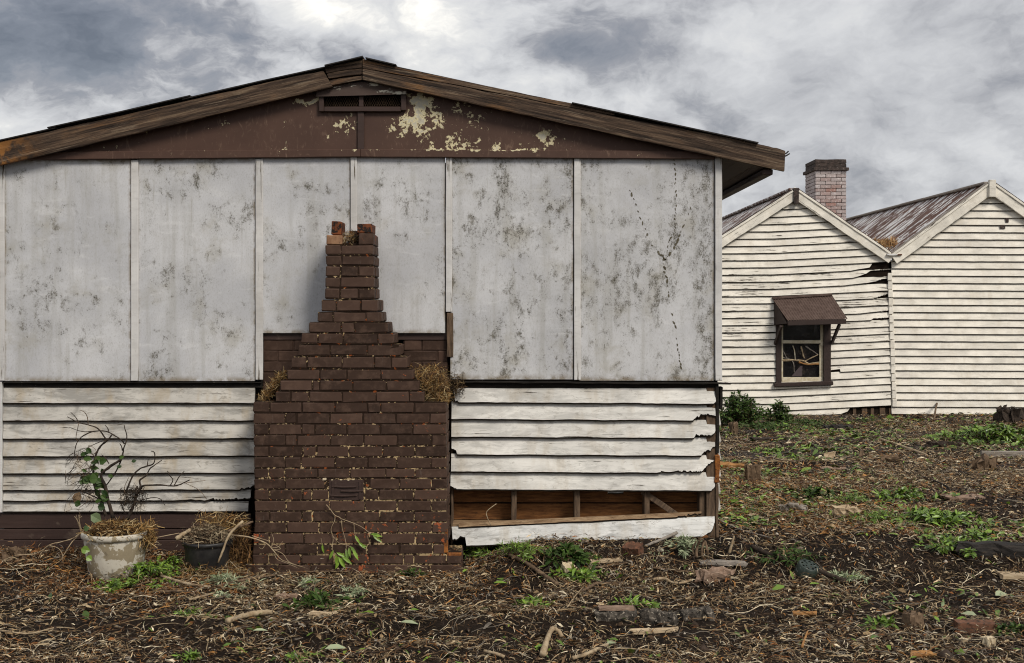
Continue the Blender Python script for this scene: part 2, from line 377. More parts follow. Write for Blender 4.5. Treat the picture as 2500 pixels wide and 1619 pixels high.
M_palestone = material('cream_stone', b_plain((0.62, 0.53, 0.38), (0.46, 0.37, 0.24), 14, (1, 1, 1), 0.6, 0.01, spot=(0.64, (0.22, 0.16, 0.09))), 0.9)
M_charred = material('charred_wood', b_plain((0.010, 0.009, 0.009), (0.045, 0.038, 0.033), 12, (1, 4, 4), 0.9, 0.014), 0.8)

def b_vcol(rough_tr=False):
    def f(g):
        a = g.add('ShaderNodeAttribute', attribute_name='tint')
        v = objco(g, rnd=False)
        n = g.noise(v, 40, 3, 0.6)
        return g.mix(g.math('MULTIPLY', g.step(n, 0.4, 0.75), 0.6), a.outputs['Color'], (0.015, 0.010, 0.006))
    return f
M_litter = material('dry_litter', b_vcol(), 0.75, 0.25)
def b_leaf(c1, c2, dead):
    def f(g):
        a = g.add('ShaderNodeAttribute', attribute_name='tint')
        n = g.noise(objco(g), 30, 3, 0.6)
        fac = g.xyz(a.outputs['Color'])[0]
        c = g.mix(fac, c1, c2)
        c = g.mix(g.step(n, 0.64, 0.70), c, dead)
        return c
    return f
M_leaf = material('green_leaf', b_leaf((0.030, 0.062, 0.009), (0.190, 0.310, 0.034), (0.20, 0.16, 0.04)), 0.38, 0.5)
M_leaf_dark = material('dark_green_leaf', b_leaf((0.012, 0.030, 0.006), (0.062, 0.110, 0.018), (0.08, 0.08, 0.03)), 0.55, 0.25)
M_leaf_grey = material('silver_green_leaf', b_leaf((0.09, 0.13, 0.055), (0.40, 0.44, 0.28), (0.32, 0.28, 0.18)), 0.6, 0.3)
M_straw = material('dry_straw', b_vcol(), 0.75, 0.25)

def b_soil(g):
    p = worldco(g)
    n = g.noise(p, 3.0, 6, 0.65); n2 = g.noise(p, 26, 8, 0.74); n3 = g.noise(p, 90, 5, 0.75)
    c = g.mix(g.step(n, 0.35, 0.65), (0.012, 0.0080, 0.0055), (0.030, 0.0195, 0.0130))
    c = g.mix(g.math('MULTIPLY', g.step(n2, 0.48, 0.66), 0.7), c, (0.050, 0.033, 0.021))
    yy = g.xyz(p)[1]
    grey = g.math('MULTIPLY', g.step(g.noise(p, 0.55, 3, 0.5), 0.45, 0.62), g.step(yy, 10.5, 13.0))
    c = g.mix(g.math('MULTIPLY', grey, 0.8), c, (0.085, 0.073, 0.066))
    c = g.mix(g.step(n3, 0.695, 0.715), c, (0.28, 0.21, 0.14))
    fld = g.mix(g.noise(p, 0.35, 6, 0.7), (0.075, 0.068, 0.026), (0.16, 0.135, 0.06))
    xx = g.math('ABSOLUTE', g.math('SUBTRACT', g.xyz(p)[0], 2.0))
    away = g.math('MAXIMUM', g.step(yy, 25.0, 34.0), g.step(xx, 13.0, 20.0))
    c = g.mix(away, c, fld)
    g.put(g.bsdf.inputs['Roughness'], 0.95)
    bump(g, g.math('ADD', n2, g.math('MULTIPLY', n3, 0.4)), 1.0, 0.04)
    return c
M_soil = material('dark_soil', b_soil, 0.95, 0.15)

# ------------------------------------------------------------------ object helpers
WM = {}
def put(o, M, parent):
    WM[o.name] = M
    if parent is not None:
        o.parent = parent; o.matrix_basis = WM[parent.name].inverted() @ M
    else: o.matrix_basis = M
    return o
def T(x, y, z, ry=0.0, rz=0.0, rx=0.0):
    return Matrix.Translation((x, y, z)) @ Euler((rx, ry, rz)).to_matrix().to_4x4()
def thing(name, label, cat, loc, group=None):
    o = bpy.data.objects.new(name, None); COL.objects.link(o); o.empty_display_size = 0.1
    put(o, Matrix.Translation(loc), None); tag(o, label, cat, group); return o
def tag(o, label, cat, group=None, kind=None):
    if label: o['label'] = label
    if cat: o['category'] = cat
    if group: o['group'] = group
    if kind: o['kind'] = kind
    return o
def link(name, me, M, parent, mat=None):
    if mat is not None and not me.materials: me.materials.append(mat)
    o = bpy.data.objects.new(name, me); COL.objects.link(o)
    return put(o, M, parent)
def pydata(name, v, f, mat, M=None, parent=None, smooth=False, tint=None):
    me = bpy.data.meshes.new(name); me.from_pydata([tuple(q) for q in v], [], f); me.materials.append(mat)
    if smooth: me.polygons.foreach_set('use_smooth', [True]*len(f))
    if tint is not None:
        a = me.color_attributes.new('tint', 'FLOAT_COLOR', 'POINT')
        arr = np.ones((len(v), 4), dtype=np.float32); arr[:, :3] = np.array(tint, dtype=np.float32).reshape(-1, 3)
        a.data.foreach_set('color', arr.ravel())
    me.update()
    return link(name, me, M if M is not None else Matrix.Identity(4), parent)
def boxv(x0, x1, y0, y1, z0, z1):
    v = [(x0, y0, z0), (x1, y0, z0), (x1, y1, z0), (x0, y1, z0), (x0, y0, z1), (x1, y0, z1), (x1, y1, z1), (x0, y1, z1)]
    f = [(0, 3, 2, 1), (4, 5, 6, 7), (0, 1, 5, 4), (1, 2, 6, 5), (2, 3, 7, 6), (3, 0, 4, 7)]
    return v, f
def merge(parts):
    V, Fc = [], []
    for v, f in parts:
        n = len(V); V += list(v); Fc += [tuple(i+n for i in q) for q in f]
    return V, Fc
def box(name, x0, x1, y0, y1, z0, z1, mat, parent=None, bev=0.003, wob=0.0, seed=0):
    """axis-aligned box in world metres; its origin sits at its middle"""
    cx, cy, cz = (x0+x1)/2, (y0+y1)/2, (z0+z1)/2
    o = lbox(name, x1-x0, y1-y0, z1-z0, T(cx, cy, cz), mat, parent, bev, wob, seed); return o
def lbox(name, L, Wd, H, M, mat, parent=None, bev=0.003, wob=0.0, seed=0, nx=None):
    """bevelled box, long boxes get cross cuts and a little wobble so that edges are not ruler straight"""
    bm = bmesh.new()
    v, f = boxv(-L/2, L/2, -Wd/2, Wd/2, -H/2, H/2)
    bv = [bm.verts.new(q) for q in v]
    for q in f: bm.faces.new([bv[i] for i in q])
    if wob:
        ax = 0 if L >= H else 2
        n = nx or max(4, min(40, int(max(L, H)/0.07)))
        for k in range(1, n):
            c = [0, 0, 0]; c[ax] = -max(L, H)/2 + max(L, H)*k/n
            nn = [0, 0, 0]; nn[ax] = 1
            bmesh.ops.bisect_plane(bm, geom=bm.verts[:]+bm.edges[:]+bm.faces[:], plane_co=c, plane_no=nn)
    if bev:
        es = [e for e in bm.edges if len(e.link_faces) == 2 and e.calc_face_angle(0) > 0.5]
        bmesh.ops.bevel(bm, geom=es, offset=min(bev, L*0.3, Wd*0.3, H*0.3), segments=1, affect='EDGES')
    if wob:
        for q in bm.verts:
            d = mn.noise_vector(Vector((q.co.x*5+seed*3.1, q.co.y*9+seed, q.co.z*5+seed*7.7)))*wob
            d += mn.noise_vector(Vector((q.co.x*23+seed, q.co.y*30, q.co.z*23-seed)))*wob*0.6
            q.co += d
    me = bpy.data.meshes.new(name); bm.to_mesh(me); bm.free()
    return link(name, me, M, parent, mat)
def catmull(pts, n=5):
    if len(pts) < 3: return [Vector(p) for p in pts]
    P = [Vector(p) for p in pts]; P = [P[0]*2-P[1]]+P+[P[-1]*2-P[-2]]
    out = []
    for i in range(1, len(P)-2):
        for k in range(n):
            t = k/n
            out.append(0.5*((2*P[i])+(-P[i-1]+P[i+1])*t+(2*P[i-1]-5*P[i]+4*P[i+1]-P[i+2])*t*t+(-P[i-1]+3*P[i]-3*P[i+1]+P[i+2])*t**3))
    out.append(P[-2]); return out
def tubev(pts, r0, r1, ns=6, sub=4, jit=0.0, rng=random):
    p = catmull(pts, sub) if sub > 1 else [Vector(q) for q in pts]
    v, f = [], []; n = len(p)
    for i, q in enumerate(p):
        d = (p[min(i+1, n-1)]-p[max(i-1, 0)])
        d = d.normalized() if d.length > 1e-9 else Vector((0, 0, 1))
        a = d.cross(Vector((0.31, 0.9, 0.2))).normalized(); b = d.cross(a)
        t = i/(n-1); r = (r0+(r1-r0)*t)
        if jit: r *= 1+rng.uniform(-jit, jit); q = q+Vector([rng.uniform(-1, 1)*r0*jit*0.8 for _ in range(3)])
        for k in range(ns):
            an = 2*math.pi*k/ns
            v.append(q+a*(math.cos(an)*r)+b*(math.sin(an)*r))
    for i in range(n-1):
        for k in range(ns):
            k2 = (k+1) % ns
            f.append((i*ns+k, i*ns+k2, (i+1)*ns+k2, (i+1)*ns+k))
    f.append(tuple(range(ns-1, -1, -1))); f.append(tuple((n-1)*ns+k for k in range(ns)))
    return v, f
def leafv(base, d, up, L, Wd, fold=0.25, droop=0.2):
    """one lance-shaped leaf folded along its midrib"""
    d = Vector(d).normalized(); up = Vector(up)
    s = d.cross(up)
    s = s.normalized() if s.length > 1e-6 else Vector((1, 0, 0))
    u = s.cross(d).normalized(); b = Vector(base); v = []
    prof = ((0.0, 0.0), (0.28, 0.82), (0.6, 0.9), (1.0, 0.0))
    f = []
    for t, wf in prof:
        c = b+d*(L*t)-u*(L*droop*t*t)
        if wf == 0: v.append(c)
        else: v += [c+s*(Wd*0.5*wf)+u*(Wd*fold*wf), c, c-s*(Wd*0.5*wf)+u*(Wd*fold*wf)]
    f = [(0, 1, 2), (0, 2, 3), (1, 4, 5, 2), (2, 5, 6, 3), (4, 7, 5), (5, 7, 6)]
    return v, f
def vnoise(x, y, seed=0):
    """value noise on numpy arrays"""
    xi = np.floor(x).astype(np.int64); yi = np.floor(y).astype(np.int64); xf = x-xi; yf = y-yi
    def h(a, b):
        n = (a*374761393+b*668265263+seed*974634777) & 0x7fffffff
        n = ((n ^ (n >> 13))*1274126177) & 0x7fffffff
        return ((n ^ (n >> 16)) & 0xffff)/65535.0
    u = xf*xf*(3-2*xf); v = yf*yf*(3-2*yf)
    return (h(xi, yi)*(1-u)+h(xi+1, yi)*u)*(1-v)+(h(xi, yi+1)*(1-u)+h(xi+1, yi+1)*u)*v
def fbm(x, y, seed=0, o=4):
    s = 0; a = 0.5
    for k in range(o):
        s = s+a*vnoise(x*2**k, y*2**k, seed+k*11); a *= 0.5
    return s
def sst(v, a, b):
    t = np.clip((v-a)/(b-a), 0, 1); return t*t*(3-2*t)
def terrain(x, y):
    x = np.asarray(x, dtype=float); y = np.asarray(y, dtype=float)
    wall = sst(y, 8.35, 9.50)
    side = sst(x, -0.45, 0.25)                     # the soil is banked up higher right of the chimney
    left = sst(x, -1.9, -2.3)
    z = wall*(0.19*side+0.09*left)
    far = sst(y, 9.6, 24.0)
    z = z*(1-far)+far*(-0.15)
    z = z+(fbm(x*0.9, y*0.9, 3, 3)-0.44)*0.10*sst(y, 9.6, 11.5)*(1-sst(y, 20, 23))*1.5
    z = z+(fbm(x*1.9, y*3.2, 8, 4)-0.47)*0.075*(1-0.6*wall)
    z = z+(fbm(x*9, y*9, 21, 3)-0.44)*0.022
    z = z+0.045*np.exp(-((y-7.55-0.12*np.sin(x*1.3))/0.16)**2)*sst(x, -3.2, -2.0)*(1-sst(x, 0.3, 1.6))
    return z
def H(x, y): return float(terrain(np.array([x]), np.array([y]))[0])
def G(px, py, lift=0.0):
    """photo pixel -> the point where its ray meets the ground"""
    dx, dz = (px-CX)/F, -(py-HZ)/F
    Ys = np.arange(5.0, 40.0, 0.012)
    hit = np.nonzero(CZ+dz*Ys <= terrain(dx*Ys, Ys)+lift)[0]
    Y = float(Ys[hit[0]]) if len(hit) else 40.0
    return Vector((dx*Y, Y, H(dx*Y, Y)))
def P(px, py, Y): return Vector(Wp(px, py, Y))

# ------------------------------------------------------------------ ground
def axis(parts):
    out = []
    for a, b, s in parts: out += list(np.arange(a, b-1e-9, s))
    return np.array(out+[parts[-1][1]])
xs = axis([(-900, -100, 200), (-100, -12, 22), (-12, -4.6, 0.37), (-4.6, 5.6, 0.05), (5.6, 13, 0.12), (13, 30, 1.7), (30, 100, 17.5), (100, 900, 200)])
ys = axis([(-300, -20, 70), (-20, 5.0, 0.5), (5.0, 11.0, 0.04), (11.0, 25.0, 0.09), (25, 50, 2.5), (50, 150, 20), (150, 1200, 150)])
gx, gy = np.meshgrid(xs, ys); gz = terrain(gx, gy)
nx, ny = len(xs), len(ys)
co = np.stack([gx, gy, gz], -1).reshape(-1, 3)
ii = np.arange(nx*ny).reshape(ny, nx)
quads = np.stack([ii[:-1, :-1], ii[:-1, 1:], ii[1:, 1:], ii[1:, :-1]], -1).reshape(-1, 4)
def fast_mesh(name, co, quads, mat, tint=None, smooth=False):
    me = bpy.data.meshes.new(name)
    n, k = quads.shape
    me.vertices.add(len(co)); me.vertices.foreach_set('co', co.astype(np.float32).ravel())
    me.loops.add(n*k); me.loops.foreach_set('vertex_index', quads.astype(np.int32).ravel())
    me.polygons.add(n); me.polygons.foreach_set('loop_start', np.arange(0, n*k, k, dtype=np.int32))
    if smooth: me.polygons.foreach_set('use_smooth', np.ones(n, dtype=bool))
    me.update(calc_edges=True)
    if tint is not None:
        a = me.color_attributes.new('tint', 'FLOAT_COLOR', 'POINT')
        arr = np.ones((len(co), 4), dtype=np.float32); arr[:, :3] = tint; a.data.foreach_set('color', arr.ravel())
    me.materials.append(mat)
    return me
ground = link('ground', fast_mesh('ground', co, quads, M_soil, smooth=True), Matrix.Identity(4), None)
tag(ground, 'dark brown bare soil of the cleared yard', 'ground', kind='structure')

# ------------------------------------------------------------------ the near house
YW = 9.40                                    # wall face
def X(px, Y=YW): return (px-CX)/F*Y
def Z(py, Y=YW): return CZ-(py-HZ)/F*Y
WL, WR = X(8), X(1761)                       # wall corners
house = thing('weatherboard_house', 'low derelict house with mouldy white wall panels, brown gable and lapped boards below', 'house', (X(887), 11.8, 0.1))
rg = random.Random(4)
# upper wall panels, each a sheet of its own
panel_px = [(17, 323, 397, 930, 0.30), (341, 626, 394, 930, 0.50), (643, 857, 388, 813, 0.15), (873, 1089, 385, 813, 0.25), (1104, 1401, 386, 926, 0.85), (1417, 1744, 388, 929, 1.0)]
panels = []
for a, b, t, bt, md in panel_px:
    o = box('wall_panel', X(a-4), X(b-2), YW-0.020, YW-0.012, Z(bt), Z(t-8), M_panel, house, 0.001)
    o['mould'] = md; panels.append(o)
# marks left by a climbing vine on the end panel
vm = []
def marks(pts, n, big):
    for i in range(n):
        t = i/(n-1)*(len(pts)-1); k = min(int(t), len(pts)-2); u = t-k
        x = pts[k][0]*(1-u)+pts[k+1][0]*u; y = pts[k][1]*(1-u)+pts[k+1][1]*u
        x += rg.uniform(-1.5, 1.5); an = math.atan2(pts[k+1][1]-pts[k][1], pts[k+1][0]-pts[k][0])+rg.uniform(-0.5, 0.5)
        if rg.random() < 0.12: continue
        a = big*rg.uniform(0.45, 1.3)*0.0032; a *= 0.9; b = a*rg.uniform(0.35, 0.5)
        v = [(X(x), YW-0.0214, Z(y))]
        for q in range(9):
            th = 2*math.pi*q/9; rr = rg.uniform(0.75, 1.2)
            u0, v0 = math.cos(th)*a*rr, math.sin(th)*b*rr
            v.append((X(x)+u0*math.cos(an)-v0*math.sin(an), YW-0.0214, Z(y)-(u0*math.sin(an)+v0*math.cos(an))))
        vm.append((v, [(0, 1+(q+1) % 9, 1+q) for q in range(9)]))
marks([(1538, 466), (1549, 492), (1563, 533), (1577, 566), (1592, 600), (1612, 622), (1621, 632)], 16, 5.5)
marks([(1695, 482), (1680, 520), (1662, 562), (1652, 592), (1640, 615), (1622, 634)], 15, 6)
marks([(1645, 390), (1648, 440), (1650, 480), (1648, 515), (1648, 548), (1645, 570), (1632, 590), (1622, 634)], 30, 4)
marks([(1618, 634), (1622, 665), (1630, 698), (1632, 722)], 10, 5)
marks([(1641, 768), (1648, 800), (1654, 850), (1658, 872), (1661, 897)], 14, 5)
M_vine = material('dried_vine_residue', b_plain((0.055, 0.047, 0.030), (0.15, 0.13, 0.09), 60))
for v, f in vm: pydata('vine_mark', v, f, M_vine, None, panels[5])
# battens over the joints
for a, b, t, bt in ((-1, 15, 404, 929), (323, 341, 392, 929), (626, 644, 389, 927), (857, 873, 384, 813), (1089, 1104, 385, 762), (1401, 1417, 387, 927)):
    box('cover_batten', X(a), X(b), YW-0.036, YW-0.0195, Z(bt), Z(t), M_batten, house, 0.003, 0.0016, a)
box('cover_batten', X(1091), X(1107), YW-0.030, YW-0.0195, Z(872), Z(764), M_stud, house, 0.003, 0.003, 5)
box('corner_post', X(1744), X(1761), YW-0.040, YW+0.05, Z(929), Z(384), M_batten, house, 0.004, 0.002, 9)
# gable: two painted sheets, a batten between them, the rail below
YG = 9.39
def barge_low(px): return 195+(px-886)*0.2165 if px > 886 else 195+(886-px)*0.2345
def gable_sheet(xa, xb):
    n = 10; top, bot = [], []
    for k in range(n+1):
        px = xa+(xb-xa)*k/n
        top.append((X(px, YG), YG-0.010, Z(max(min(barge_low(px)-14, 371), 100), YG))); bot.append((X(px, YG), YG-0.010, Z(373, YG)))
    vv = top+bot+[(a, YG+0.01, c) for a, _, c in top]+[(a, YG+0.01, c) for a, _, c in bot]; m = n+1
    ff = [(k, k+1, m+k+1, m+k)[::-1] for k in range(n)]+[(2*m+k, 2*m+k+1, 3*m+k+1, 3*m+k) for k in range(n)]
    ff += [(k, k+1, 2*m+k+1, 2*m+k) for k in range(n)]
    return pydata('gable_panel', vv, ff, M_gable, None, house)
gable_sheet(30, 882); gable_sheet(883, 1690)
box('gable_batten', X(874, YG), X(890, YG), YG-0.030, YG-0.009, Z(367, YG), Z(272, YG), M_brown, house, 0.003, 0.001, 3)
for xa, xb, ya, yb in ((60, 880, 391, 384), (880.5, 1745, 384, 389)):
    L = X(xb, 9.36)-X(xa, 9.36); ry = math.atan2(Z(ya, 9.36)-Z(yb, 9.36), L)
    lbox('gable_rail', L, 0.04, 0.060, T(X((xa+xb)/2, 9.36), 9.36, Z((ya+yb)/2-9.5, 9.36), ry), M_gable, house, 0.004, 0.002, xa)
# louvre vent in the gable
YV = 9.356
M_void = material('unlit_cavity', lambda g: (0.003, 0.0025, 0.002), 1.0, 0.0)  # near-black plate colour, stands in for the shade inside the vent opening
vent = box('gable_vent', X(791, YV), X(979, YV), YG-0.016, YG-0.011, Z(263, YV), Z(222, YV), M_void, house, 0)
for a, b, t, bt in ((779, 791, 222, 273), (979, 992, 222, 270), (791.5, 978.5, 261, 273)):
    box('vent_frame', X(a, YV), X(b, YV), YV-0.012, YG-0.0165, Z(bt, YV), Z(t, YV), M_brown, vent, 0.004, 0.001, a)
box('vent_mullion', X(876, YV), X(887, YV), YV-0.002, YG-0.0165, Z(260.5, YV), Z(225, YV), M_brown, vent, 0.002, 0.001)
ww = []
for k in range(44):                          # wire netting behind the frame
    for s in (-1, 1):
        x0 = X(791+k*4.3, YV)
        ww.append(tubev([(x0, YV+0.012, Z(262, YV)), (x0+s*0.035, YV+0.012, Z(235, YV))], 0.0007, 0.0007, 3, 1))
v, f = merge(ww); pydata('wire_netting', v, f, M_stud, None, vent)
hd = [(772, 236), (882, 233), (993, 230), (992, 214), (884, 200), (773, 216)]
YH = 9.325
v = [P(a, b, YH) for a, b in hd]+[P(a, b-5, YH)+Vector((0, 0.05, 0)) for a, b in hd]
f = [(0, 1, 4, 5), (1, 2, 3, 4), (11, 10, 7, 6), (10, 9, 8, 7), (0, 6, 7, 1), (1, 7, 8, 2), (2, 8, 9, 3), (3, 9, 10, 4), (4, 10, 11, 5), (5, 11, 6, 0)]
def b_hood(g):
    p = worldco(g); n = g.noise(g.vmath('MULTIPLY', p, (1, 1, 3)), 7, 7, 0.7)
    b = g.math('MULTIPLY', g.step(g.xyz(p)[0], -1.20, -0.95), 0.13)
    c = g.mix(n, (0.05, 0.03, 0.024), (0.10, 0.075, 0.065))
    return g.mix(g.step(g.math('ADD', n, b), 0.60, 0.66), c, (0.58, 0.55, 0.46))
pydata('vent_hood', v, f, material('flaking_vent_hood_paint', b_hood), None, vent)
# barge boards and roof
YB = 9.28
def strip(name, pts_top, pts_bot, y0, thick, mat, parent, n=46, wob=0.004, seed=0):
    """board given by its upper and lower edge lines in photo pixels, at depth y0; local x runs along it"""
    def ev(pts, t):
        s = t*(len(pts)-1); k = min(int(s), len(pts)-2); u = s-k
        return (pts[k][0]*(1-u)+pts[k+1][0]*u, pts[k][1]*(1-u)+pts[k+1][1]*u)
    A = P(*ev(pts_bot, 0), y0); B = P(*ev(pts_bot, 1), y0)
    ry = -math.atan2(B.z-A.z, B.x-A.x); M = T(A.x, A.y, A.z, ry); Mi = M.inverted()
    vv, ff = [], []
    for k in range(n+1):
        t = k/n
        a = Mi @ P(*ev(pts_top, t), y0); b = Mi @ P(*ev(pts_bot, t), y0)
        j1 = (mn.noise(Vector((a.x*7+seed, 0.3, seed)))+0.6*mn.noise(Vector((a.x*31, 1.3, seed))))*wob
        j2 = (mn.noise(Vector((a.x*6+seed, 9.3, seed)))+0.6*mn.noise(Vector((a.x*27, 4.3, seed))))*wob*0.7
        a = a+Vector((0, 0, j1)); b = b+Vector((0, 0, j2)); e = Vector((0, thick, 0)); c = (a-b)*0.06
        vv += [a-c+Vector((0, -0.003, 0)), b+c+Vector((0, -0.003, 0)), b, b+e, a+e, a]
    for k in range(n):
        for q in range(6):
            q2 = (q+1) % 6
            ff.append((k*6+q, k*6+q2, k*6+6+q2, k*6+6+q))
    ff += [tuple(range(5, -1, -1)), tuple(n*6+q for q in range(6))]
    return pydata(name, vv, [q[::-1] for q in ff], mat, M, parent)
b1 = strip('barge_board', [(-120, 374), (0, 347), (400, 259), (789, 172)], [(-120, 431), (0, 403), (430, 302), (812, 212)], YB, 0.035, M_barge, house, 60, 0.005, 1); b1['rot'] = 1.0
b2 = strip('barge_board', [(792, 165), (840, 155), (884, 147)], [(797, 179), (840, 171), (884, 166)], YB+0.012, 0.03, M_barge, house, 14, 0.003, 2)
b3 = strip('barge_board', [(798, 180), (840, 172.5), (884, 167)], [(803, 192), (840, 186), (884, 182)], YB+0.012, 0.03, M_barge, house, 14, 0.007, 3)
b4 = strip('barge_board', [(804, 197), (840, 191), (884, 183.5)], [(810, 209), (845, 202), (884, 195)], YB+0.012, 0.03, M_barge, house, 14, 0.006, 4)
b5 = strip('barge_board', [(885.5, 144), (985, 167), (1100, 192), (1500, 274)], [(885.5, 167), (985, 184), (1100, 205), (1500, 283)], YB, 0.035, M_barge, house, 40, 0.004, 5)
b6 = strip('barge_board', [(885.5, 168.5), (1100, 206.5), (1500, 284), (1790, 339), (1864, 355), (1900, 362), (1917, 369)], [(885.5, 195), (1060, 232.7), (1235, 270.6), (1410, 308.5), (1580, 345.3), (1750, 382), (1915, 418)], YB-0.002, 0.037, M_barge, house, 70, 0.004, 6)
for k, dx in enumerate((0, 3)):
    v, f = tubev([P(1914, 376+k*6, YB+0.015), P(1920, 374+k*6, YB+0.015), P(1925+dx, 369+k*6, YB+0.015)], 0.006, 0.005, 6, 3)
    pydata('nail', v, f, M_charred, None, house)
# roof sheets (ridge runs back from the gable); their edges show as thin dark strips above the barge
RX, RZ = X(887, YB), Z(146, YB)
def roof_sheet(side, d0, d1, lift, front, n=40):
    an = math.atan(0.2165 if side > 0 else 0.226)
    vv, ff = [], []
    for k in range(n+1):
        y = front+(14.8-front)*k/n
        z = 0.006*math.sin(k*2.4)
        for d, j in ((d0, 0), ((d0+d1)/2, 1), (d1, 2)):
            wv = mn.noise(Vector((d*5, y*3, side*9.0+lift*90)))*0.008
            vv += [(side*d*math.cos(an), y, -d*math.sin(an)+lift+z+wv+0.009), (side*d*math.cos(an), y, -d*math.sin(an)+lift+z+wv)]
    for k in range(n):
        for j in range(2):
            a = k*6+j*2; b = a+6
            ff += [(a, a+2, b+2, b), (a+1, b+1, b+3, a+3)]
        ff += [(k*6, k*6+6, k*6+7, k*6+1), (k*6+4, k*6+5, k*6+11, k*6+10)]
    for j in range(2):
        a = j*2; ff.append((a, a+1, a+3, a+2)); a = n*6+j*2; ff.append((a, a+2, a+3, a+1))
    vv = [(a+RX, b, c+RZ) for a, b, c in vv]
    return pydata('roof_sheet', vv, ff, M_roof, None, house)
for side, segs in ((-1, ((0.00, 0.30, 0.016, 9.24), (0.24, 1.42, 0.004, 9.265), (1.36, 2.48, 0.014, 9.255), (2.42, 3.35, 0.006, 9.265))), (1, ((0.02, 0.26, 0.010, 9.25), (0.2, 1.7, -0.004, 9.29), (1.64, 3.10, 0.008, 9.25)))):
    for s in segs: roof_sheet(side, *s)
box('ridge_cap', RX-0.09, RX+0.09, 9.45, 14.8, RZ+0.012, RZ+0.03, M_roof, house, 0.004, 0.003)
# eave on the open side: lining boards under the rafters, a fascia, a purlin end
for side in (1, -1):
    an = math.atan(0.2165 if side > 0 else 0.226)
    xe, xw = (X(1890, YB), WR-0.02) if side > 0 else (RX-(X(1890, YB)-RX), WL+0.02)
    zf = lambda x: RZ-abs(x-RX)*math.tan(an)-0.150
    for k in range(3):
        a = xw+(xe-xw)*k/3.0; b = xw+(xe-xw)*(k+0.985)/3.0
        v = [(q, y, zf(q)+h) for y in (9.318, 14.6) for h in (0, 0.014) for q in (a, b)]
        pydata('soffit_board', v, [(0, 1, 3, 2), (4, 6, 7, 5), (0, 4, 5, 1), (2, 3, 7, 6), (0, 2, 6, 4), (1, 5, 7, 3)], M_brown, None, house)
    box('purlin', min(xe-0.075*side, xe), max(xe-0.075*side, xe), 9.320, 14.5, zf(xe)-0.045, zf(xe)-0.004, M_brown, house, 0.004, 0.002)
# lapped boards
def lap(name, x0, x1, z0, z1, yb, mat, parent, t=0.026, slope=0.0, wob=0.002, seed=0, brk=None, brkl=None, rise=None, n=None, drip=0.012):
    """one lapped weatherboard: thin at the top, proud at the bottom. brk / brkl: list of (distance from end, height bitten off from below)"""
    L = x1-x0; h = z1-z0; n = n or max(8, min(64, int(L/0.035))); vv, ff = [], []
    xsn = [L*k/n for k in range(n+1)]
    def bite(lst, d):
        if not lst: return 0.0
        for (da, ha), (db, hb) in zip(lst, lst[1:]):
            if da <= d <= db: return ha+(hb-ha)*(d-da)/max(db-da, 1e-6)
        return 0.0
    if brk: xsn = sorted(set(xsn+[L-d for d, _ in brk if d < L]+[L-q*0.007 for q in range(int(min(brk[-1][0], 0.3)/0.007))]))
    if brkl: xsn = sorted(set(xsn+[d for d, _ in brkl if d < L]+[q*0.007 for q in range(int(brkl[-1][0]/0.007))]))
    n = len(xsn)-1
    for q in xsn:
        j = (mn.noise(Vector((q*4+seed*3.7, seed, 1.1)))+0.5*mn.noise(Vector((q*19, seed, 2.2))))*wob
        bt = max(bite(brk, L-q), bite(brkl, q))
        if bt > 0.001: bt = max(0.0, bt+mn.noise(Vector((q*45, seed, 5)))*0.016+mn.noise(Vector((q*130, seed, 8)))*0.010)
        bt = min(bt, h*0.93)
        r = rise(x0+q) if rise else slope*q
        lean = t*(1-bt/h)
        wy = mn.noise(Vector((q*2.5, seed*1.3, 7)))*wob*1.2
        zb = bt+j
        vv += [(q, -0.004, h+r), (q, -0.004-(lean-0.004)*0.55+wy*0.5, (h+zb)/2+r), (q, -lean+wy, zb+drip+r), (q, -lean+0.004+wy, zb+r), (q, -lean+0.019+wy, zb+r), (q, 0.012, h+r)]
    for k in range(n):
        for q in range(6):
            q2 = (q+1) % 6
            ff.append((k*6+q, k*6+6+q, k*6+6+q2, k*6+q2))
    ff += [tuple(range(6)), tuple(n*6+q for q in range(5, -1, -1))]
    o = pydata(name, vv, ff, mat, T(x0, yb, z0), parent)
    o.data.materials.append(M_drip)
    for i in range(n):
        for q in (2, 3): o.data.polygons[i*6+q].material_index = 1  # chamfer and underside carry the painted lap shade
    return o
M_drip = material('grimy_drip_edge', b_plain((0.008, 0.006, 0.005), (0.030, 0.023, 0.017), 14), 0.95, 0.1)  # shade line under each lap, painted near-black on the board's lower edge
YL = YW+0.016
lb = [946, 987, 1030, 1074, 1117, 1159, 1200]
for k in range(6):
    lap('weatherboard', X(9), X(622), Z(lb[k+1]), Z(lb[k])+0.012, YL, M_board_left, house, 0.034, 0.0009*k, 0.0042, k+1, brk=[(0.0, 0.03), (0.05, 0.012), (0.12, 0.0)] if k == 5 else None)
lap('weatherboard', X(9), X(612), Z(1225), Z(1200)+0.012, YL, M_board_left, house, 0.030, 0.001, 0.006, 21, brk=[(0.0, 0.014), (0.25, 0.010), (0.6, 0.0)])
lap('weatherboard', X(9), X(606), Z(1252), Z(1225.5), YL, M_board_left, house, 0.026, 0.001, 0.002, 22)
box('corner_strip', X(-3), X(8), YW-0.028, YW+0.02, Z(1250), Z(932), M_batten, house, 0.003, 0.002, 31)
rb = [(946, 985), (985, 1026), (1026, 1069), (1069, 1112), (1112, 1154), (1154, 1197)]
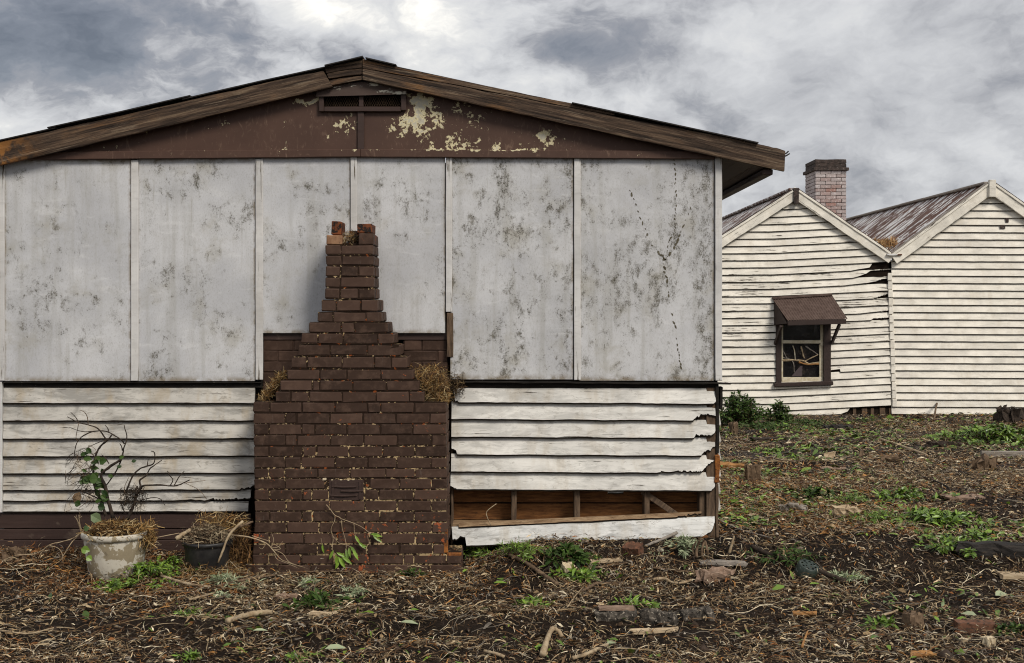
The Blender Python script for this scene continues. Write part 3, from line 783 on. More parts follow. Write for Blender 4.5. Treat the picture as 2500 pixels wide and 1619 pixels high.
brks = [[(0, 0.012), (0.02, 0.0)], [(0.0, 0.035), (0.05, 0.05), (0.12, 0.045), (0.19, 0.0)], [(0, 0.05), (0.02, 0.022), (0.15, 0.024), (0.17, 0.0)], [(0, 0.075), (0.03, 0.05), (0.09, 0.03), (0.11, 0.0)], [(0, 0.095), (0.05, 0.07), (0.075, 0.04), (0.10, 0.012), (0.42, 0.012), (0.5, 0.0)], [(0, 0.03), (0.03, 0.0)]]
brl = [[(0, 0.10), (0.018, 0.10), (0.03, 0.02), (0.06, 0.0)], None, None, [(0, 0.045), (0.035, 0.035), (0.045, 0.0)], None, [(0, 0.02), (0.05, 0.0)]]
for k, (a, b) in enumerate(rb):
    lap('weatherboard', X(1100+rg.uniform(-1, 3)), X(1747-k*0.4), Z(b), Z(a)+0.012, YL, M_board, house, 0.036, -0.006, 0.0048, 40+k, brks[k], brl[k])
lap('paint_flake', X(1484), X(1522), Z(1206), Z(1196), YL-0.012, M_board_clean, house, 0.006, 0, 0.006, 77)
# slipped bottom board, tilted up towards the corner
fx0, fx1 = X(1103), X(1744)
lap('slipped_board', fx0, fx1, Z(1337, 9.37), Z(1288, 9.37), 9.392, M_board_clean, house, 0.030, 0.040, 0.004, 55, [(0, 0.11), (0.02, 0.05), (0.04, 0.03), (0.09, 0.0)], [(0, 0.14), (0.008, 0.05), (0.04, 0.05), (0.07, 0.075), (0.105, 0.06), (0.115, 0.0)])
lap('board_lap_strip', X(1120), X(1712), Z(1291, 9.37), Z(1278, 9.37), 9.396, M_tan, house, 0.016, 0.046, 0.006, 56, [(0, 0.02), (0.2, 0.0)])
for a, b, c, d in ((1580, 1277, 1707, 1250),):
    A, B = P(a, c-0, 9.41), P(b, d, 9.41)
lbox('broken_lath', 0.42, 0.012, 0.022, T(X(1643), 9.405, Z(1263), -0.09), M_tan, house, 0.002, 0.004, 3)
# frame and lining showing where boards are missing
for k, (a, b) in enumerate(((1100, 1106), (1248, 1261), (1402, 1416), (1573, 1586), (1707, 1721))):
    box('wall_stud', X(a, 9.44), X(b, 9.44), 9.430, 9.575, Z(1330), Z(940), M_stud, house, 0.004, 0.003, k)
box('corner_stud', X(1724), X(1752), 9.405, 9.50, Z(1318), Z(934), M_stud, house, 0.006, 0.004, 12)
lbox('wall_brace', 0.36, 0.02, 0.045, T(X(1615, 9.44), 9.446, Z(1232, 9.44), 0.60), M_stud, house, 0.003, 0.002, 8)
box('bottom_plate', X(1100), X(1750), 9.428, 9.578, Z(1300), Z(1279), M_tan, house, 0.004, 0.004, 2)
for k in range(9):
    box('lining_board', X(1090, 9.59), X(1748, 9.59), 9.580, 9.594, Z(1310-k*42, 9.59), Z(1270-k*42, 9.59)-0.004, M_lining, house, 0.002, 0.0015, 60+k)
box('rotten_corner', X(1747), X(1755), YW-0.010, YW+0.06, Z(1108), Z(938), M_black, house, 0.004, 0.007, 14)
box('rotten_corner', X(1744), X(1756), YW-0.012, YW+0.06, Z(1180), Z(1109), M_rotwood, house, 0.004, 0.012, 34)
box('rotten_corner', X(1747), X(1754), YW-0.006, YW+0.06, Z(1312), Z(1181), M_stud, house, 0.004, 0.008, 44)
box('corner_board', X(1757), X(1764), YW+0.005, YW+0.07, Z(1000), Z(944), M_black, house, 0.003, 0.006, 15)
# black ledge, and rails coloured near-black as the shaded gap between panels and boards
box('sill_rail', X(-3), X(640), YW+0.006, YW+0.05, Z(947.5), Z(928), M_black, house, 0.003, 0.002, 16)
box('sill_rail', X(1098), X(1752), YW+0.004, YW+0.05, Z(948), Z(926), M_black, house, 0.003, 0.003, 17)
v, f = tubev([P(1198, 1282, 9.36), P(1189, 1262, 9.35), P(1188, 1250, 9.35), P(1198, 1240, 9.35), P(1212, 1230, 9.36)], 0.004, 0.003, 6, 4, 0.1, rg)
o = pydata('dry_stick', v, f, M_palestick, None, None, True); tag(o, 'thin curved pale stick standing in the open wall cavity', 'stick')
lbox('drip_ledge', X(1782)-X(1100), 0.035, 0.014, T(X(1441), YW-0.018, Z(934), 0.006), M_black, house, 0.003, 0.007, 18)
lbox('drip_ledge', X(640)-X(-3), 0.022, 0.007, T(X(318), YW-0.012, Z(934)), M_black, house, 0.002, 0.003, 19)
# brown skirting planks at the left
for k, (a, b) in enumerate(((1253.5, 1291), (1293, 1318), (1319, 1347))):
    box('base_plank', X(-4), X(612), YW+(0.012, 0.004, 0.0)[k], YW+0.04, Z(b), Z(a), M_brown, house, 0.004, 0.0025, 25+k)
# hidden rest of the shell so that the house closes
box('inner_wall', X(0), X(1098), 9.47, 9.485, 0.02, Z(395), M_dark, house, 0)
box('inner_wall', X(1098), X(1748), 9.597, 9.609, 0.05, Z(395), M_dark, house, 0)
for sx, s in ((WR, 1), (WL, -1)):
    x0, x1 = (sx-0.06, sx-0.012) if s > 0 else (sx+0.012, sx+0.06)
    box('side_wall', x0, x1, 9.51, 14.4, 0.0, Z(925), M_dark, house, 0)
    for k in range(5):
        o = box('wall_panel', x0, x1+0.012*(s > 0), 9.46+k*0.988, 9.46+(k+0.99)*0.988, Z(926), Z(402), M_panel, house, 0.002); o['mould'] = 0.6
    for k in range(7):
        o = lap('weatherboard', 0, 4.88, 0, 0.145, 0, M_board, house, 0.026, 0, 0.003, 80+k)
        M = Matrix.Translation((sx-0.012*s, 9.50 if s > 0 else 14.38, Z(1252)+k*0.134)) @ Matrix.Rotation(R(90*s), 4, 'Z')
        put(o, M, house)
box('rear_wall', WL+0.062, WR-0.062, 14.36, 14.41, 0.0, Z(395), M_dark, house, 0)

# ------------------------------------------------------------------ the near chimney, brick by brick
YC = 9.0
chim = thing('brick_chimney', 'stepped brown painted brick chimney with a broken top standing against the white wall', 'chimney', (X(858, YC), 9.2, 0.0))
BR = {}
def brick_mesh(L, D, Hh, var, mat, bev=0.006, jit=0.0032):
    key = (round(L/0.006), round(D/0.01), round(Hh/0.004), var, mat.name)
    if key in BR: return BR[key]
    L, D, Hh = max(key[0]*0.006, 0.012), key[1]*0.01, key[2]*0.004
    bm = bmesh.new(); v, f = boxv(-L/2, L/2, -D/2, D/2, -Hh/2, Hh/2)
    bv = [bm.verts.new(q) for q in v]
    for q in f: bm.faces.new([bv[i] for i in q])
    bmesh.ops.bevel(bm, geom=bm.edges[:], offset=min(bev, L*0.3), segments=1, affect='EDGES')
    r = random.Random(str(key))
    for q in bm.verts: q.co += Vector([r.uniform(-jit, jit) for _ in range(3)])
    me = bpy.data.meshes.new('brick'); bm.to_mesh(me); bm.free(); me.materials.append(mat)
    BR[key] = me; return me
rb_ = random.Random(11)
def brick(parent, xa, xb, ya, yb, za, zb, mat=None, chip=0.0, tilt=0.0):
    me = brick_mesh(xb-xa, yb-ya, zb-za, rb_.randrange(3), mat or M_brick)
    o = link('brick', me, T((xa+xb)/2, (ya+yb)/2, (za+zb)/2, tilt+rb_.uniform(-0.006, 0.006), rb_.uniform(-0.006, 0.006)), parent)
    o['chip'] = chip; return o
S = 3.0815
up = [(303, 377, [752, 871, 1116]), (382, 459, [755, 877, 1118]), (462, 541, [752, 867, 1002, 1120]), (545, 623, [750, 866, 1118]), (628, 709, [745, 863, 1003, 1125]),
      (715, 802, [718, 836, 1020, 1150]), (808, 882, [690, 811, 1058, 1180]), (885, 965, [625, 870, 970, 1225]), (968, 1048, [568, 698, 887, 1145, 1270]), (1053, 1138, [545, 790, 1067, 1315]),
      (1143, 1232, [492, 615, 882, 1122, 1248, 1370]), (1238, 1318, [462, 710, 915, 1167, 1415]), (1322, 1401, [410, 653, 710, 958, 1210, 1460]), (1405, 1486, [375, 492, 632, 880, 1132, 1384, 1500])]
lo = [[205, 335, 575, 825, 1070, 1165, 1420, 1665], [210, 450, 535, 785, 1035, 1285, 1540, 1665], [212, 325, 575, 672, 915, 1165, 1410, 1665], [212, 450, 540, 790, 1040, 1295, 1550, 1668],
      [212, 325, 580, 685, 930, 1185, 1425, 1668], [212, 450, 570, 825, 1075, 1290, 1550, 1670], [215, 325, 445, 695, 940, 1205, 1425, 1670], [215, 450, 745, -1085, 1310, 1550, 1672],
      [218, 330, 580, 650, 780, -1045, 1155, 1415, 1672], [218, 455, 785, 1045, 1295, 1550, 1672], [218, 330, 575, 655, 905, 1160, 1420, 1672], [215, 460, 705, 1045, 1300, 1555, 1675],
      [210, 330, 590, 840, 1085, 1175, 1430, 1675], [205, 450, 690, 800, 1065, 1310, 1560, 1660], [205, 325, 570, 820, 1080, 1340, 1420, 1660, 1778], [150, 390, 640, 890, 1150, 1400, 1530, 1778]]
ly = [100, 180, 262, 345, 428, 512, 595, 672, 755, 838, 920, 1000, 1083, 1165, 1245, 1320, 1392]
courses = [(500+a/S, 500+b/S, j) for a, b, j in up]+[(950+ly[k]/S, 950+ly[k+1]/S, lo[k]) for k in range(16)]
mort = []
BK = 9.372
for ci, (ta, tb, js) in enumerate(courses):
    za, zb = Z(tb, YC)+0.0032, Z(ta, YC)-0.0032
    if ci+1 < len(courses): za = max(za, Z(courses[ci+1][0], YC)+0.0032)
    xj = [X(550+abs(q)/S, YC) for q in js]
    gap = 0.0032
    for k in range(len(js)-1):
        if js[k+1] < 0: continue                       # the iron air vent sits here
        ch = 0.0
        if ci > 18: ch = rb_.choice((0, 0, 0.25, 0.5, 0.8))
        if ci in (2, 25, 28) and rb_.random() < 0.6: ch = 0.9
        if ci == len(courses)-2 and k > 5: ch = 1.0
        if k == len(js)-2 and ci > 20: ch = max(ch, 0.7)
        dep = 0.110
        jy = rb_.uniform(-0.0035, 0.0035)
        brick(chim, xj[k]+gap, xj[k+1]-gap, YC+jy, YC+dep, za, zb, None, ch)
    # returns down both sides, and the fill behind
    if xj[-1]-xj[0] > 0.24:
        for s in (0, 1):
            a = (xj[0]+0.002, xj[0]+0.108) if s == 0 else (xj[-1]-0.108, xj[-1]-0.002)
            m = YC+0.112+(0.118 if ci % 2 else 0.001)
            if ci % 2: brick(chim, a[0], a[1], YC+0.119, m-0.004, za, zb)
            brick(chim, a[0], a[1], m+0.006, BK-0.002 if ci % 2 else m+0.232, za, zb)
            if not ci % 2 and BK-m-0.245 > 0.02: pass
    za2 = Z(tb, YC)-0.001
    mort.append(boxv(xj[0]+0.010, xj[-1]-0.010, YC+0.0045, BK-0.02, za2, zb-0.002+(0.006 if ci else 0.004)))
v, f = merge(mort); pydata('mortar', v, f, M_mortar, None, chim)
v, f = boxv(X(598, YC), X(1132, YC), YC+0.03, BK, -0.12, Z(950+1392/S, YC)-0.002)
pydata('footing', v, f, M_mortar, None, chim)
# broken top: loose bricks standing on the last course
def topb(x0, x1, y0, y1, d0, d1, mat, tilt=0.0):
    return brick(chim, X(550+x0/S, YC), X(550+x1/S, YC), YC+d0, YC+d1, Z(500+y1/S, YC), Z(500+y0/S, YC), mat, 0.6, tilt)
topb(760, 880, 229, 300, 0.004, 0.11, M_brick_pale)
topb(1002, 1115, 217, 300, 0.0, 0.11, M_brick)
topb(797, 872, 122, 226, 0.012, 0.235, M_brick_bare, 0.03)
topb(990, 1103, 143, 214, 0.004, 0.22, M_brick_bare, -0.02)
topb(900, 990, 178, 290, 0.25, 0.35, M_brick_bare)
topb(1010, 1112, 217, 300, 0.122, 0.35, M_brick)
topb(764, 862, 229, 300, 0.122, 0.35, M_brick_bare)
v, f = boxv(X(550+870/S, YC), X(550+1005/S, YC), YC+0.05, BK-0.03, Z(500+305/S, YC), Z(500+285/S, YC)); pydata('mortar_bed', v, f, M_mortar, None, chim)
# brick back of the fireplace, set into the wall between the battens
YF = 9.412
ccs = [(830+k*26.4, 830+(k+1)*26.4) for k in range(5)]
for k, (a, b) in enumerate(ccs):
    off = 0 if k % 2 else 39
    for xa, xb in ((642, 760), (985, 1092)):
        e = [xa]+[q for q in range(600+off, 1120, 78) if xa+12 < q < xb-12]+[xb]
        for p, q in zip(e, e[1:]):
            brick(chim, X(p, YF)+0.003, X(q, YF)-0.003, YF, YF+0.05, Z(b, YF)+0.003, Z(a, YF)-0.003)
for xa, xb in ((642, 760), (985, 1092)):
    v, f = boxv(X(xa, YF), X(xb, YF), YF+0.006, YF+0.055, Z(962, YF), Z(831, YF)); pydata('mortar', v, f, M_brick, None, chim)
for xa, xb in ((642, 750), (972, 1092)):
    box('hearth_lintel', X(xa, YF), X(xb, YF), YF-0.006, YF+0.05, Z(830, YF), Z(812, YF), M_brown, chim, 0.003, 0.002, xa)
for xa, xb, ya, yb in ((1085, 1092, 1292, 1318), (1083, 1093, 1319, 1350), (1090, 1126, 1352, 1359)):
    lbox('brick_fragment', X(xb, YC)-X(xa, YC), 0.05, Z(ya, YC)-Z(yb, YC), T(X((xa+xb)/2, YC), YC+0.024, Z((ya+yb)/2, YC)), M_rotwood, chim, 0.004, 0.008, xa)
# iron air vent low in the breast
YK = YC-0.0005
av = box('air_vent', X(550+782/S, YK), X(550+1040/S, YK), YK, YK+0.02, Z(950+834/S, YK), Z(950+682/S, YK), M_brown, chim, 0.002)
for k, (xa, xb, y) in enumerate(((800, 985, 735), (870, 1035, 768), (790, 990, 802))):
    v, f = tubev([P(550+xa/S, 950+y/S, YC-0.005), P(550+(xa+xb)/2/S, 950+(y+2)/S, YC-0.007), P(550+xb/S, 950+y/S, YC-0.005)], 0.0075, 0.006, 6, 4, 0.2, rb_)
    pydata('vent_bar', v, f, M_brown, None, av)
for xa, xb in ((800, 818), (1006, 1022)):
    box('vent_edge', X(550+xa/S, YK), X(550+xb/S, YK), YC-0.006, YC-0.001, Z(950+826/S, YK), Z(950+694/S, YK), M_brown, av, 0.002)
for k in range(5):
    x = 752+k*55+rb_.uniform(-10, 10)
    o = lbox('mortar_crumb', 0.016+0.012*(k == 0), 0.012, 0.008+0.01*(k == 0), T(X(550+x/S, YC), YC+0.002, Z(950+(684-4*(k == 0))/S, YC)), M_palestone, chim, 0.003, 0.004, k)

# ------------------------------------------------------------------ the two far cottages
YD = 24.0
def cx(px): return X(px, YD)
def cz(py): return Z(py, YD)
def cottage_roof(parent, xp, zp, xe, ze, y0, y1):
    """one slope of corrugated iron from the ridge (xp, zp) to the eave (xe, ze)"""
    n = int((y1-y0)/0.040); vv, ff = [], []
    for k in range(n+1):
        y = y0+(y1-y0)*k/n; b = 0.011*math.cos(k*math.pi*0.66)
        for t in (0, 0.5, 1.0):
            vv.append((xp+(xe-xp)*t-xp, y-y0, zp+(ze-zp)*t+b-0.018*math.sin(t*math.pi)-zp))
    for k in range(n):
        for j in range(2): ff.append((k*3+j, k*3+j+1, k*3+j+4, k*3+j+3))
    return pydata('roof_sheet', vv, ff, M_corr, T(xp, y0, zp), parent, smooth=True)
def gable_boards(parent, x0, x1, xp, zp, ze, zb, exposure, mat, seed, rise=None, peel=None, bites=None, t=0.024, cut=None):
    """boards from the ground to the gable top, each cut by the roof slopes"""
    k = 0; z = zb
    while z < zp-0.10:
        top = z+exposure+0.012
        def clipx(zz):
            if zz <= ze: return x0, x1
            u = (zz-ze)/(zp-ze); return x0+(xp-x0)*u, x1-(x1-xp)*u
        a, b = clipx(top-0.02)
        a, b = max(a, x0), min(b, x1)
        segs = [(a, b)]
        if cut:
            for (ca, cb, za, zz2) in cut:
                if za < z+exposure*0.5 < zz2:
                    ns = []
                    for s0, s1 in segs:
                        if s1 <= ca or s0 >= cb: ns.append((s0, s1)); continue
                        if ca-s0 > 0.03: ns.append((s0, ca))
                        if s1-cb > 0.03: ns.append((cb, s1))
                    segs = ns
        for i, (s0, s1) in enumerate(segs):
            bt = bites.get(k) if bites else None
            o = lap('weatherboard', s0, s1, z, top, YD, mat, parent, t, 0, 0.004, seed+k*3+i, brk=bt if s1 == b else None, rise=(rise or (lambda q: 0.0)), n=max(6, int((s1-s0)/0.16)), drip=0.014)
            o['peel'] = peel(k) if peel else -0.02
        z += exposure; k += 1
    return k
# ---- the cottage with the window
x0, x1, xp = cx(1705), cx(2174), cx(1940)
zp, ze, zb = cz(463), cz(627), cz(1024)
cotA = thing('weatherboard_cottage', 'cream weatherboard cottage with sagging peeling boards and a hooded broken window', 'cottage', (xp, 29, -0.15))
def riseA(q): return 0.010*(q-3.7)+0.038*max(0.0, q-5.2)
wx0, wx1, wz0, wz1 = cx(1896), cx(2027), cz(938), cz(775)
expo = 0.1425
bit = {18: [(0, 0.10), (0.18, 0.09), (0.30, 0.05), (0.5, 0.03), (0.9, 0.0)], 19: [(0, 0.13), (0.40, 0.125), (0.5, 0.07), (0.75, 0.0)], 20: [(0, 0.14), (0.36, 0.13), (0.42, 0.05), (0.8, 0.0)], 16: [(0, 0.09), (0.12, 0.06), (0.34, 0.0)], 13: [(0, 0.035), (0.35, 0.03), (0.4, 0.0)],
       14: [(0, 0.03), (0.3, 0.02), (0.6, 0.0)], 0: [(0, 0.13), (0.8, 0.13), (0.86, 0.06), (1.0, 0.02), (1.5, 0.0)], 6: [(1.0, 0.0), (1.01, 0.055), (1.2, 0.04), (1.25, 0.0)]}
gable_boards(cotA, x0, x1, xp, zp, ze, zb, expo, M_cottage, 300, riseA, lambda k: (0.075 if k in (10, 11, 12, 13, 14, 15, 16, 17, 18, 19) else 0.02) + random.Random(k).uniform(-0.03, 0.02), bit, 0.034, [(wx0, wx1, wz0-0.02, wz1+0.12)])
def gable_shell(parent, x0, x1, xp, zp, ze, zb, y, depth, mat):
    v = [(x0, y, zb-0.15), (x1, y, zb-0.15), (x1, y, ze), (xp, y, zp-0.05), (x0, y, ze)]
    v += [(a, y+depth, c) for a, _, c in v]
    return pydata('inner_shell', v, [(0, 1, 6, 5), (1, 2, 7, 6), (5, 6, 7, 8, 9), (4, 0, 5, 9)], mat, None, parent)
gable_shell(cotA, x0+0.03, x1-0.01, xp, zp-0.1, ze-0.1, zb, YD+0.03, 10.4, M_interior)
v = [(x0+0.02, YD+0.022, zb), (wx0, YD+0.022, zb), (wx0, YD+0.022, ze), (x0+0.02, YD+0.022, ze), (wx1, YD+0.022, zb), (x1-0.02, YD+0.022, zb), (x1-0.02, YD+0.022, ze), (wx1, YD+0.022, ze),
     (wx0, YD+0.022, wz1), (wx1, YD+0.022, wz1), (wx0, YD+0.022, wz0), (wx1, YD+0.022, wz0), (xp, YD+0.022, zp-0.15)]
pydata('sheathing', v, [(0, 1, 2, 3), (4, 5, 6, 7), (8, 9, 7, 2), (0+1, 4, 11, 10), (3, 6, 12)], M_dark, None, cotA)
def barge_pair(parent, xl, xr, xp, zp, ze, y, mat, wd=0.20):
    for s, xe in ((-1, xl), (1, xr)):
        L = math.hypot(xe-xp, zp-ze)+0.02; an = math.atan2(zp-ze, abs(xe-xp))
        c = Vector(((xp+xe)/2, y, (zp+ze)/2-wd*0.42)); ry = an*s
        o = lbox('barge_board', L, 0.03, wd, T(c.x+0.02*s, c.y, c.z, ry), mat, parent, 0.006, 0.006, 5+s); o['peel'] = 0.02
        o = lbox('barge_mould', L, 0.05, 0.045, T(c.x+0.02*s+math.sin(an)*s*wd*0.40, c.y-0.012, c.z+math.cos(an)*wd*0.40, ry), mat, parent, 0.006, 0.004, 9+s); o['peel'] = 0.05
        o = lbox('roof_capping', L, 0.16, 0.018, T(c.x+0.02*s+math.sin(an)*s*wd*0.54, c.y+0.05, c.z+math.cos(an)*wd*0.54, ry), M_farcap if s > 0 or parent is cotA else M_greywood, parent, 0.004, 0.004, 13+s)
barge_pair(cotA, x0-0.05, x1-0.04, xp, cz(466), cz(622), YD-0.09, M_cottage)
lbox('gable_block', 0.10, 0.07, 0.32, T(xp, YD-0.11, cz(480)), M_farcap, cotA, 0.006, 0.008, 2)
cottage_roof(cotA, xp, cz(464), x0-0.10, ze-0.01, YD-0.06, YD+10.5); cottage_roof(cotA, xp, cz(464), x1, ze+0.03, YD-0.06, YD+10.5)
for k in range(6):
    lbox('ridge_cap', 0.22, 1.74, 0.05, T(xp, YD+0.9+k*1.76, cz(463)+0.01), M_corr, cotA, 0.02, 0.004, k)
# ---- the plain cottage beside it
u0, u1, up_ = cx(2176), cx(2654), cx(2415)
zp2 = cz(446)
cotB = thing('weatherboard_cottage', 'plain windowless cream weatherboard cottage with a rusty striped iron roof', 'cottage', (up_, 29, -0.15))
gable_boards(cotB, u0, u1, up_, zp2, cz(624), cz(1012), 0.1445, M_cottage, 500, lambda q: -0.004*(q-7.5), lambda k: -0.045+random.Random(k*7).uniform(-0.02, 0.02), None, 0.034)
gable_shell(cotB, u0+0.02, u1-0.02, up_, zp2-0.1, ze-0.1, zb, YD+0.03, 10.4, M_interior)
v = [(u0+0.02, YD+0.022, zb), (u1-0.02, YD+0.022, zb), (u1-0.02, YD+0.022, ze), (up_, YD+0.022, zp2-0.15), (u0+0.02, YD+0.022, ze)]
pydata('sheathing', v, [(0, 1, 2, 3, 4)], M_dark, None, cotB)
barge_pair(cotB, u0+0.04, u1+0.05, up_, cz(450), cz(622), YD-0.11, M_cottage, 0.22)
lbox('gable_block', 0.13, 0.08, 0.34, T(up_, YD-0.14, cz(462)), M_cottage, cotB, 0.006, 0.004, 4)
cottage_roof(cotB, up_, cz(448), u0, ze+0.03, YD-0.08, YD+10.5); cottage_roof(cotB, up_, cz(448), u1+0.10, ze-0.01, YD-0.08, YD+10.5)
for k in range(6):
    lbox('ridge_cap', 0.20, 1.74, 0.05, T(up_, YD+0.9+k*1.76, cz(446)), M_greywood, cotB, 0.02, 0.004, k+8)
box('valley_flashing', cx(2160), cx(2196), YD-0.16, YD+10, ze+0.02, ze+0.05, M_corr, cotB, 0.004, 0.006, 3)
# small metal caps over the joint between the cottages
for k in range(16):
    z = cz(676+k*20.5); xx = cx(2171+k*0.75)
    lbox('joint_cap', 0.085, 0.03, 0.150, T(xx, YD-0.036, z, 0.03), M_cottage, cotB, 0.004, 0.004, k)['peel'] = -0.05
lbox('patch_tin', 0.06, 0.012, 0.09, T(cx(2457), YD-0.034, cz(538)), M_brownfar, cotB, 0.002); lbox('patch_tin', 0.10, 0.012, 0.08, T(cx(2446), YD-0.034, cz(554)), M_farcap, cotB, 0.002)
for k in range(5):
    box('stump_post', cx(2082+k*22), cx(2090+k*22+(k % 2)*5), YD+0.0, YD+0.018, cz(1022), cz(996), M_stud, cotA, 0.004, 0.006, k)
# long outer walls of both cottages
for parent, sx, s in ((cotA, x0, -1), (cotB, u1, 1)):
    for k in range(21):
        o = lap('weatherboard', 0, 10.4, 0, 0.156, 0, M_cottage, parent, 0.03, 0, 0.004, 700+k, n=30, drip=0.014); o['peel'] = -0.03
        put(o, Matrix.Translation((sx-0.004*s, YD+0.01 if s > 0 else YD+10.41, zb+k*0.1425)) @ Matrix.Rotation(R(90*s), 4, 'Z'), parent)
# ---- hooded window
wn = lbox('window', wx1-wx0-0.01, 0.012, wz1-wz0, T((wx0+wx1)/2, YD+0.10, (wz0+wz1)/2), M_interior, cotA, 0)
tilt = -0.035
ZO = 4.814
def wq(x, y, d): return P(1850+x/ZO, 680+y/ZO, YD+d)
def bar(name, xa, xb, ya, yb, d, th, mat, parent, seed=0):
    A = wq((xa+xb)/2, (ya+yb)/2, d)
    return lbox(name, (xb-xa)/ZO*YD/F, th, (yb-ya)/ZO*YD/F, T(A.x, A.y, A.z), mat, parent, 0.005, 0.002, seed)
bar('jamb', 212, 276, 530, 1245, -0.035, 0.06, M_brownfar, wn, 1); bar('jamb', 772, 856, 530, 1232, -0.035, 0.06, M_brownfar, wn, 2)
bar('head', 212, 856, 505, 545, -0.035, 0.06, M_brownfar, wn, 3)
A = wq(535, 1240, -0.06); lbox('sill', 690/ZO*YD/F, 0.12, 46/ZO*YD/F, T(A.x, A.y, A.z, tilt), M_brownfar, wn, 0.012, 0.004, 4)
A = wq(535, 1278, -0.03); lbox('sill_apron', 660/ZO*YD/F, 0.05, 20/ZO*YD/F, T(A.x, A.y, A.z, tilt), M_cottage, wn, 0.006, 0.004, 4)
sash = bar('sash', 735, 772, 545, 790, 0.0, 0.035, M_sash, wn, 5)
bar('stile', 276, 296, 545, 1215, 0.012, 0.03, M_sash, sash, 6); bar('stile', 722, 768, 775, 1205, 0.012, 0.03, M_sash, sash, 7)
bar('meeting_rail', 276, 742, 726, 764, 0.0, 0.035, M_sash, sash, 8); bar('bottom_rail', 280, 760, 1160, 1222, 0.010, 0.035, M_sash, sash, 9)
bar('pane', 290, 738, 545, 728, 0.02, 0.003, M_glass, wn, 0); bar('pane', 290, 726, 764, 1166, 0.03, 0.003, M_glass, wn, 0)
# broken laths and grubby cloth hanging behind the lower pane
for k, (pts, r) in enumerate((([(410, 790), (430, 850), (440, 960)], 0.012), ([(510, 800), (525, 870), (545, 940)], 0.016), ([(560, 795), (640, 850), (710, 895)], 0.013), ([(705, 895), (620, 940), (550, 970)], 0.014), ([(285, 965), (400, 960), (520, 965), (600, 1000), (722, 990)], 0.022), ([(290, 930), (380, 950), (420, 1000), (430, 1100)], 0.010), ([(480, 985), (590, 1010), (720, 1005)], 0.018), ([(300, 850), (340, 930), (380, 960)], 0.009))):
    v, f = tubev([wq(a, b, 0.014) for a, b in pts], r*0.9, r*0.7, 5, 3, 0.35, rb_)
    pydata('broken_lath', v, f, (M_sash, M_palestick, M_greywood, M_palestick, M_palestick, M_greywood, M_orangewood, M_greywood)[k], None, wn)
v = [wq(395, 1150, 0.016), wq(520, 1150, 0.016), wq(525, 1030, 0.016), wq(500, 1030, 0.016)]
pydata('glass_shard', v+[q+Vector((0, 0.004, 0)) for q in v], [(0, 1, 2, 3), (7, 6, 5, 4), (0, 4, 5, 1), (1, 5, 6, 2), (2, 6, 7, 3), (3, 7, 4, 0)], material('dusty_shard', b_plain((0.055, 0.042, 0.045), (0.085, 0.065, 0.068), 6)), None, wn)
# iron hood on two struts

tl, tr_, bl, br_ = wq(168, 236, -0.03), wq(868, 192, -0.03), wq(345, 492, -0.52), wq(1055, 474, -0.52)
hood = pydata('window_hood', [wq(190, 250, -0.026), wq(190, 545, -0.026), wq(345, 530, -0.50)]+[wq(190, 250, -0.026)+Vector((0.02, 0, 0)), wq(190, 545, -0.026)+Vector((0.02, 0, 0)), wq(345, 530, -0.50)+Vector((0.02, 0, 0))], [(0, 1, 2), (5, 4, 3), (0, 3, 4, 1), (1, 4, 5, 2), (2, 5, 3, 0)], M_brownfar, None, cotA)
n = 96; vv, ff = [], []
for k in range(n+1):
    t = k/n; e = 0.008*math.cos(k*math.pi/2.0*0.95)
    for s in (0, 0.5, 1):
        a = tl.lerp(tr_, t); b = bl.lerp(br_, t)
        q = a.lerp(b, s); vv.append(q+Vector((0, -e*0.7, e)))
for k in range(n):
    for j in range(2): ff.append((k*3+j, k*3+j+1, k*3+j+4, k*3+j+3))
pydata('hood_sheet', vv, ff, M_awning, None, hood, smooth=True)
d = tr_-tl; lbox('hood_flashing', d.length, 0.05, 0.05, T((tl.x+tr_.x)/2, YD-0.05, (tl.z+tr_.z)/2+0.005, -math.atan2(d.z, d.x)), M_awning, hood, 0.01, 0.003, 6)
A = wq(350, 525, -0.505); B = wq(1038, 505, -0.505); d = B-A
lbox('hood_fascia', d.length, 0.03, 0.095, T((A.x+B.x)/2, YD-0.505, (A.z+B.z)/2, -math.atan2(d.z, d.x)), M_brownfar, hood, 0.004, 0.003, 7)
for (a, b, c, e) in ((205, 770, 275, 560), (870, 760, 960, 540)):
    v, f = tubev([wq(a, b, -0.05), wq(c, e, -0.42)], 0.034, 0.034, 4, 1); pydata('hood_strut', v, f, M_brownfar, None, hood)
v = [wq(870, 240, -0.03), wq(870, 520, -0.03), wq(1020, 500, -0.48)]; v += [q-Vector((0.02, 0, 0)) for q in v]
pydata('hood_side', v, [(0, 1, 2), (5, 4, 3), (0, 3, 4, 1), (1, 4, 5, 2), (2, 5, 3, 0)], M_brownfar, None, hood)
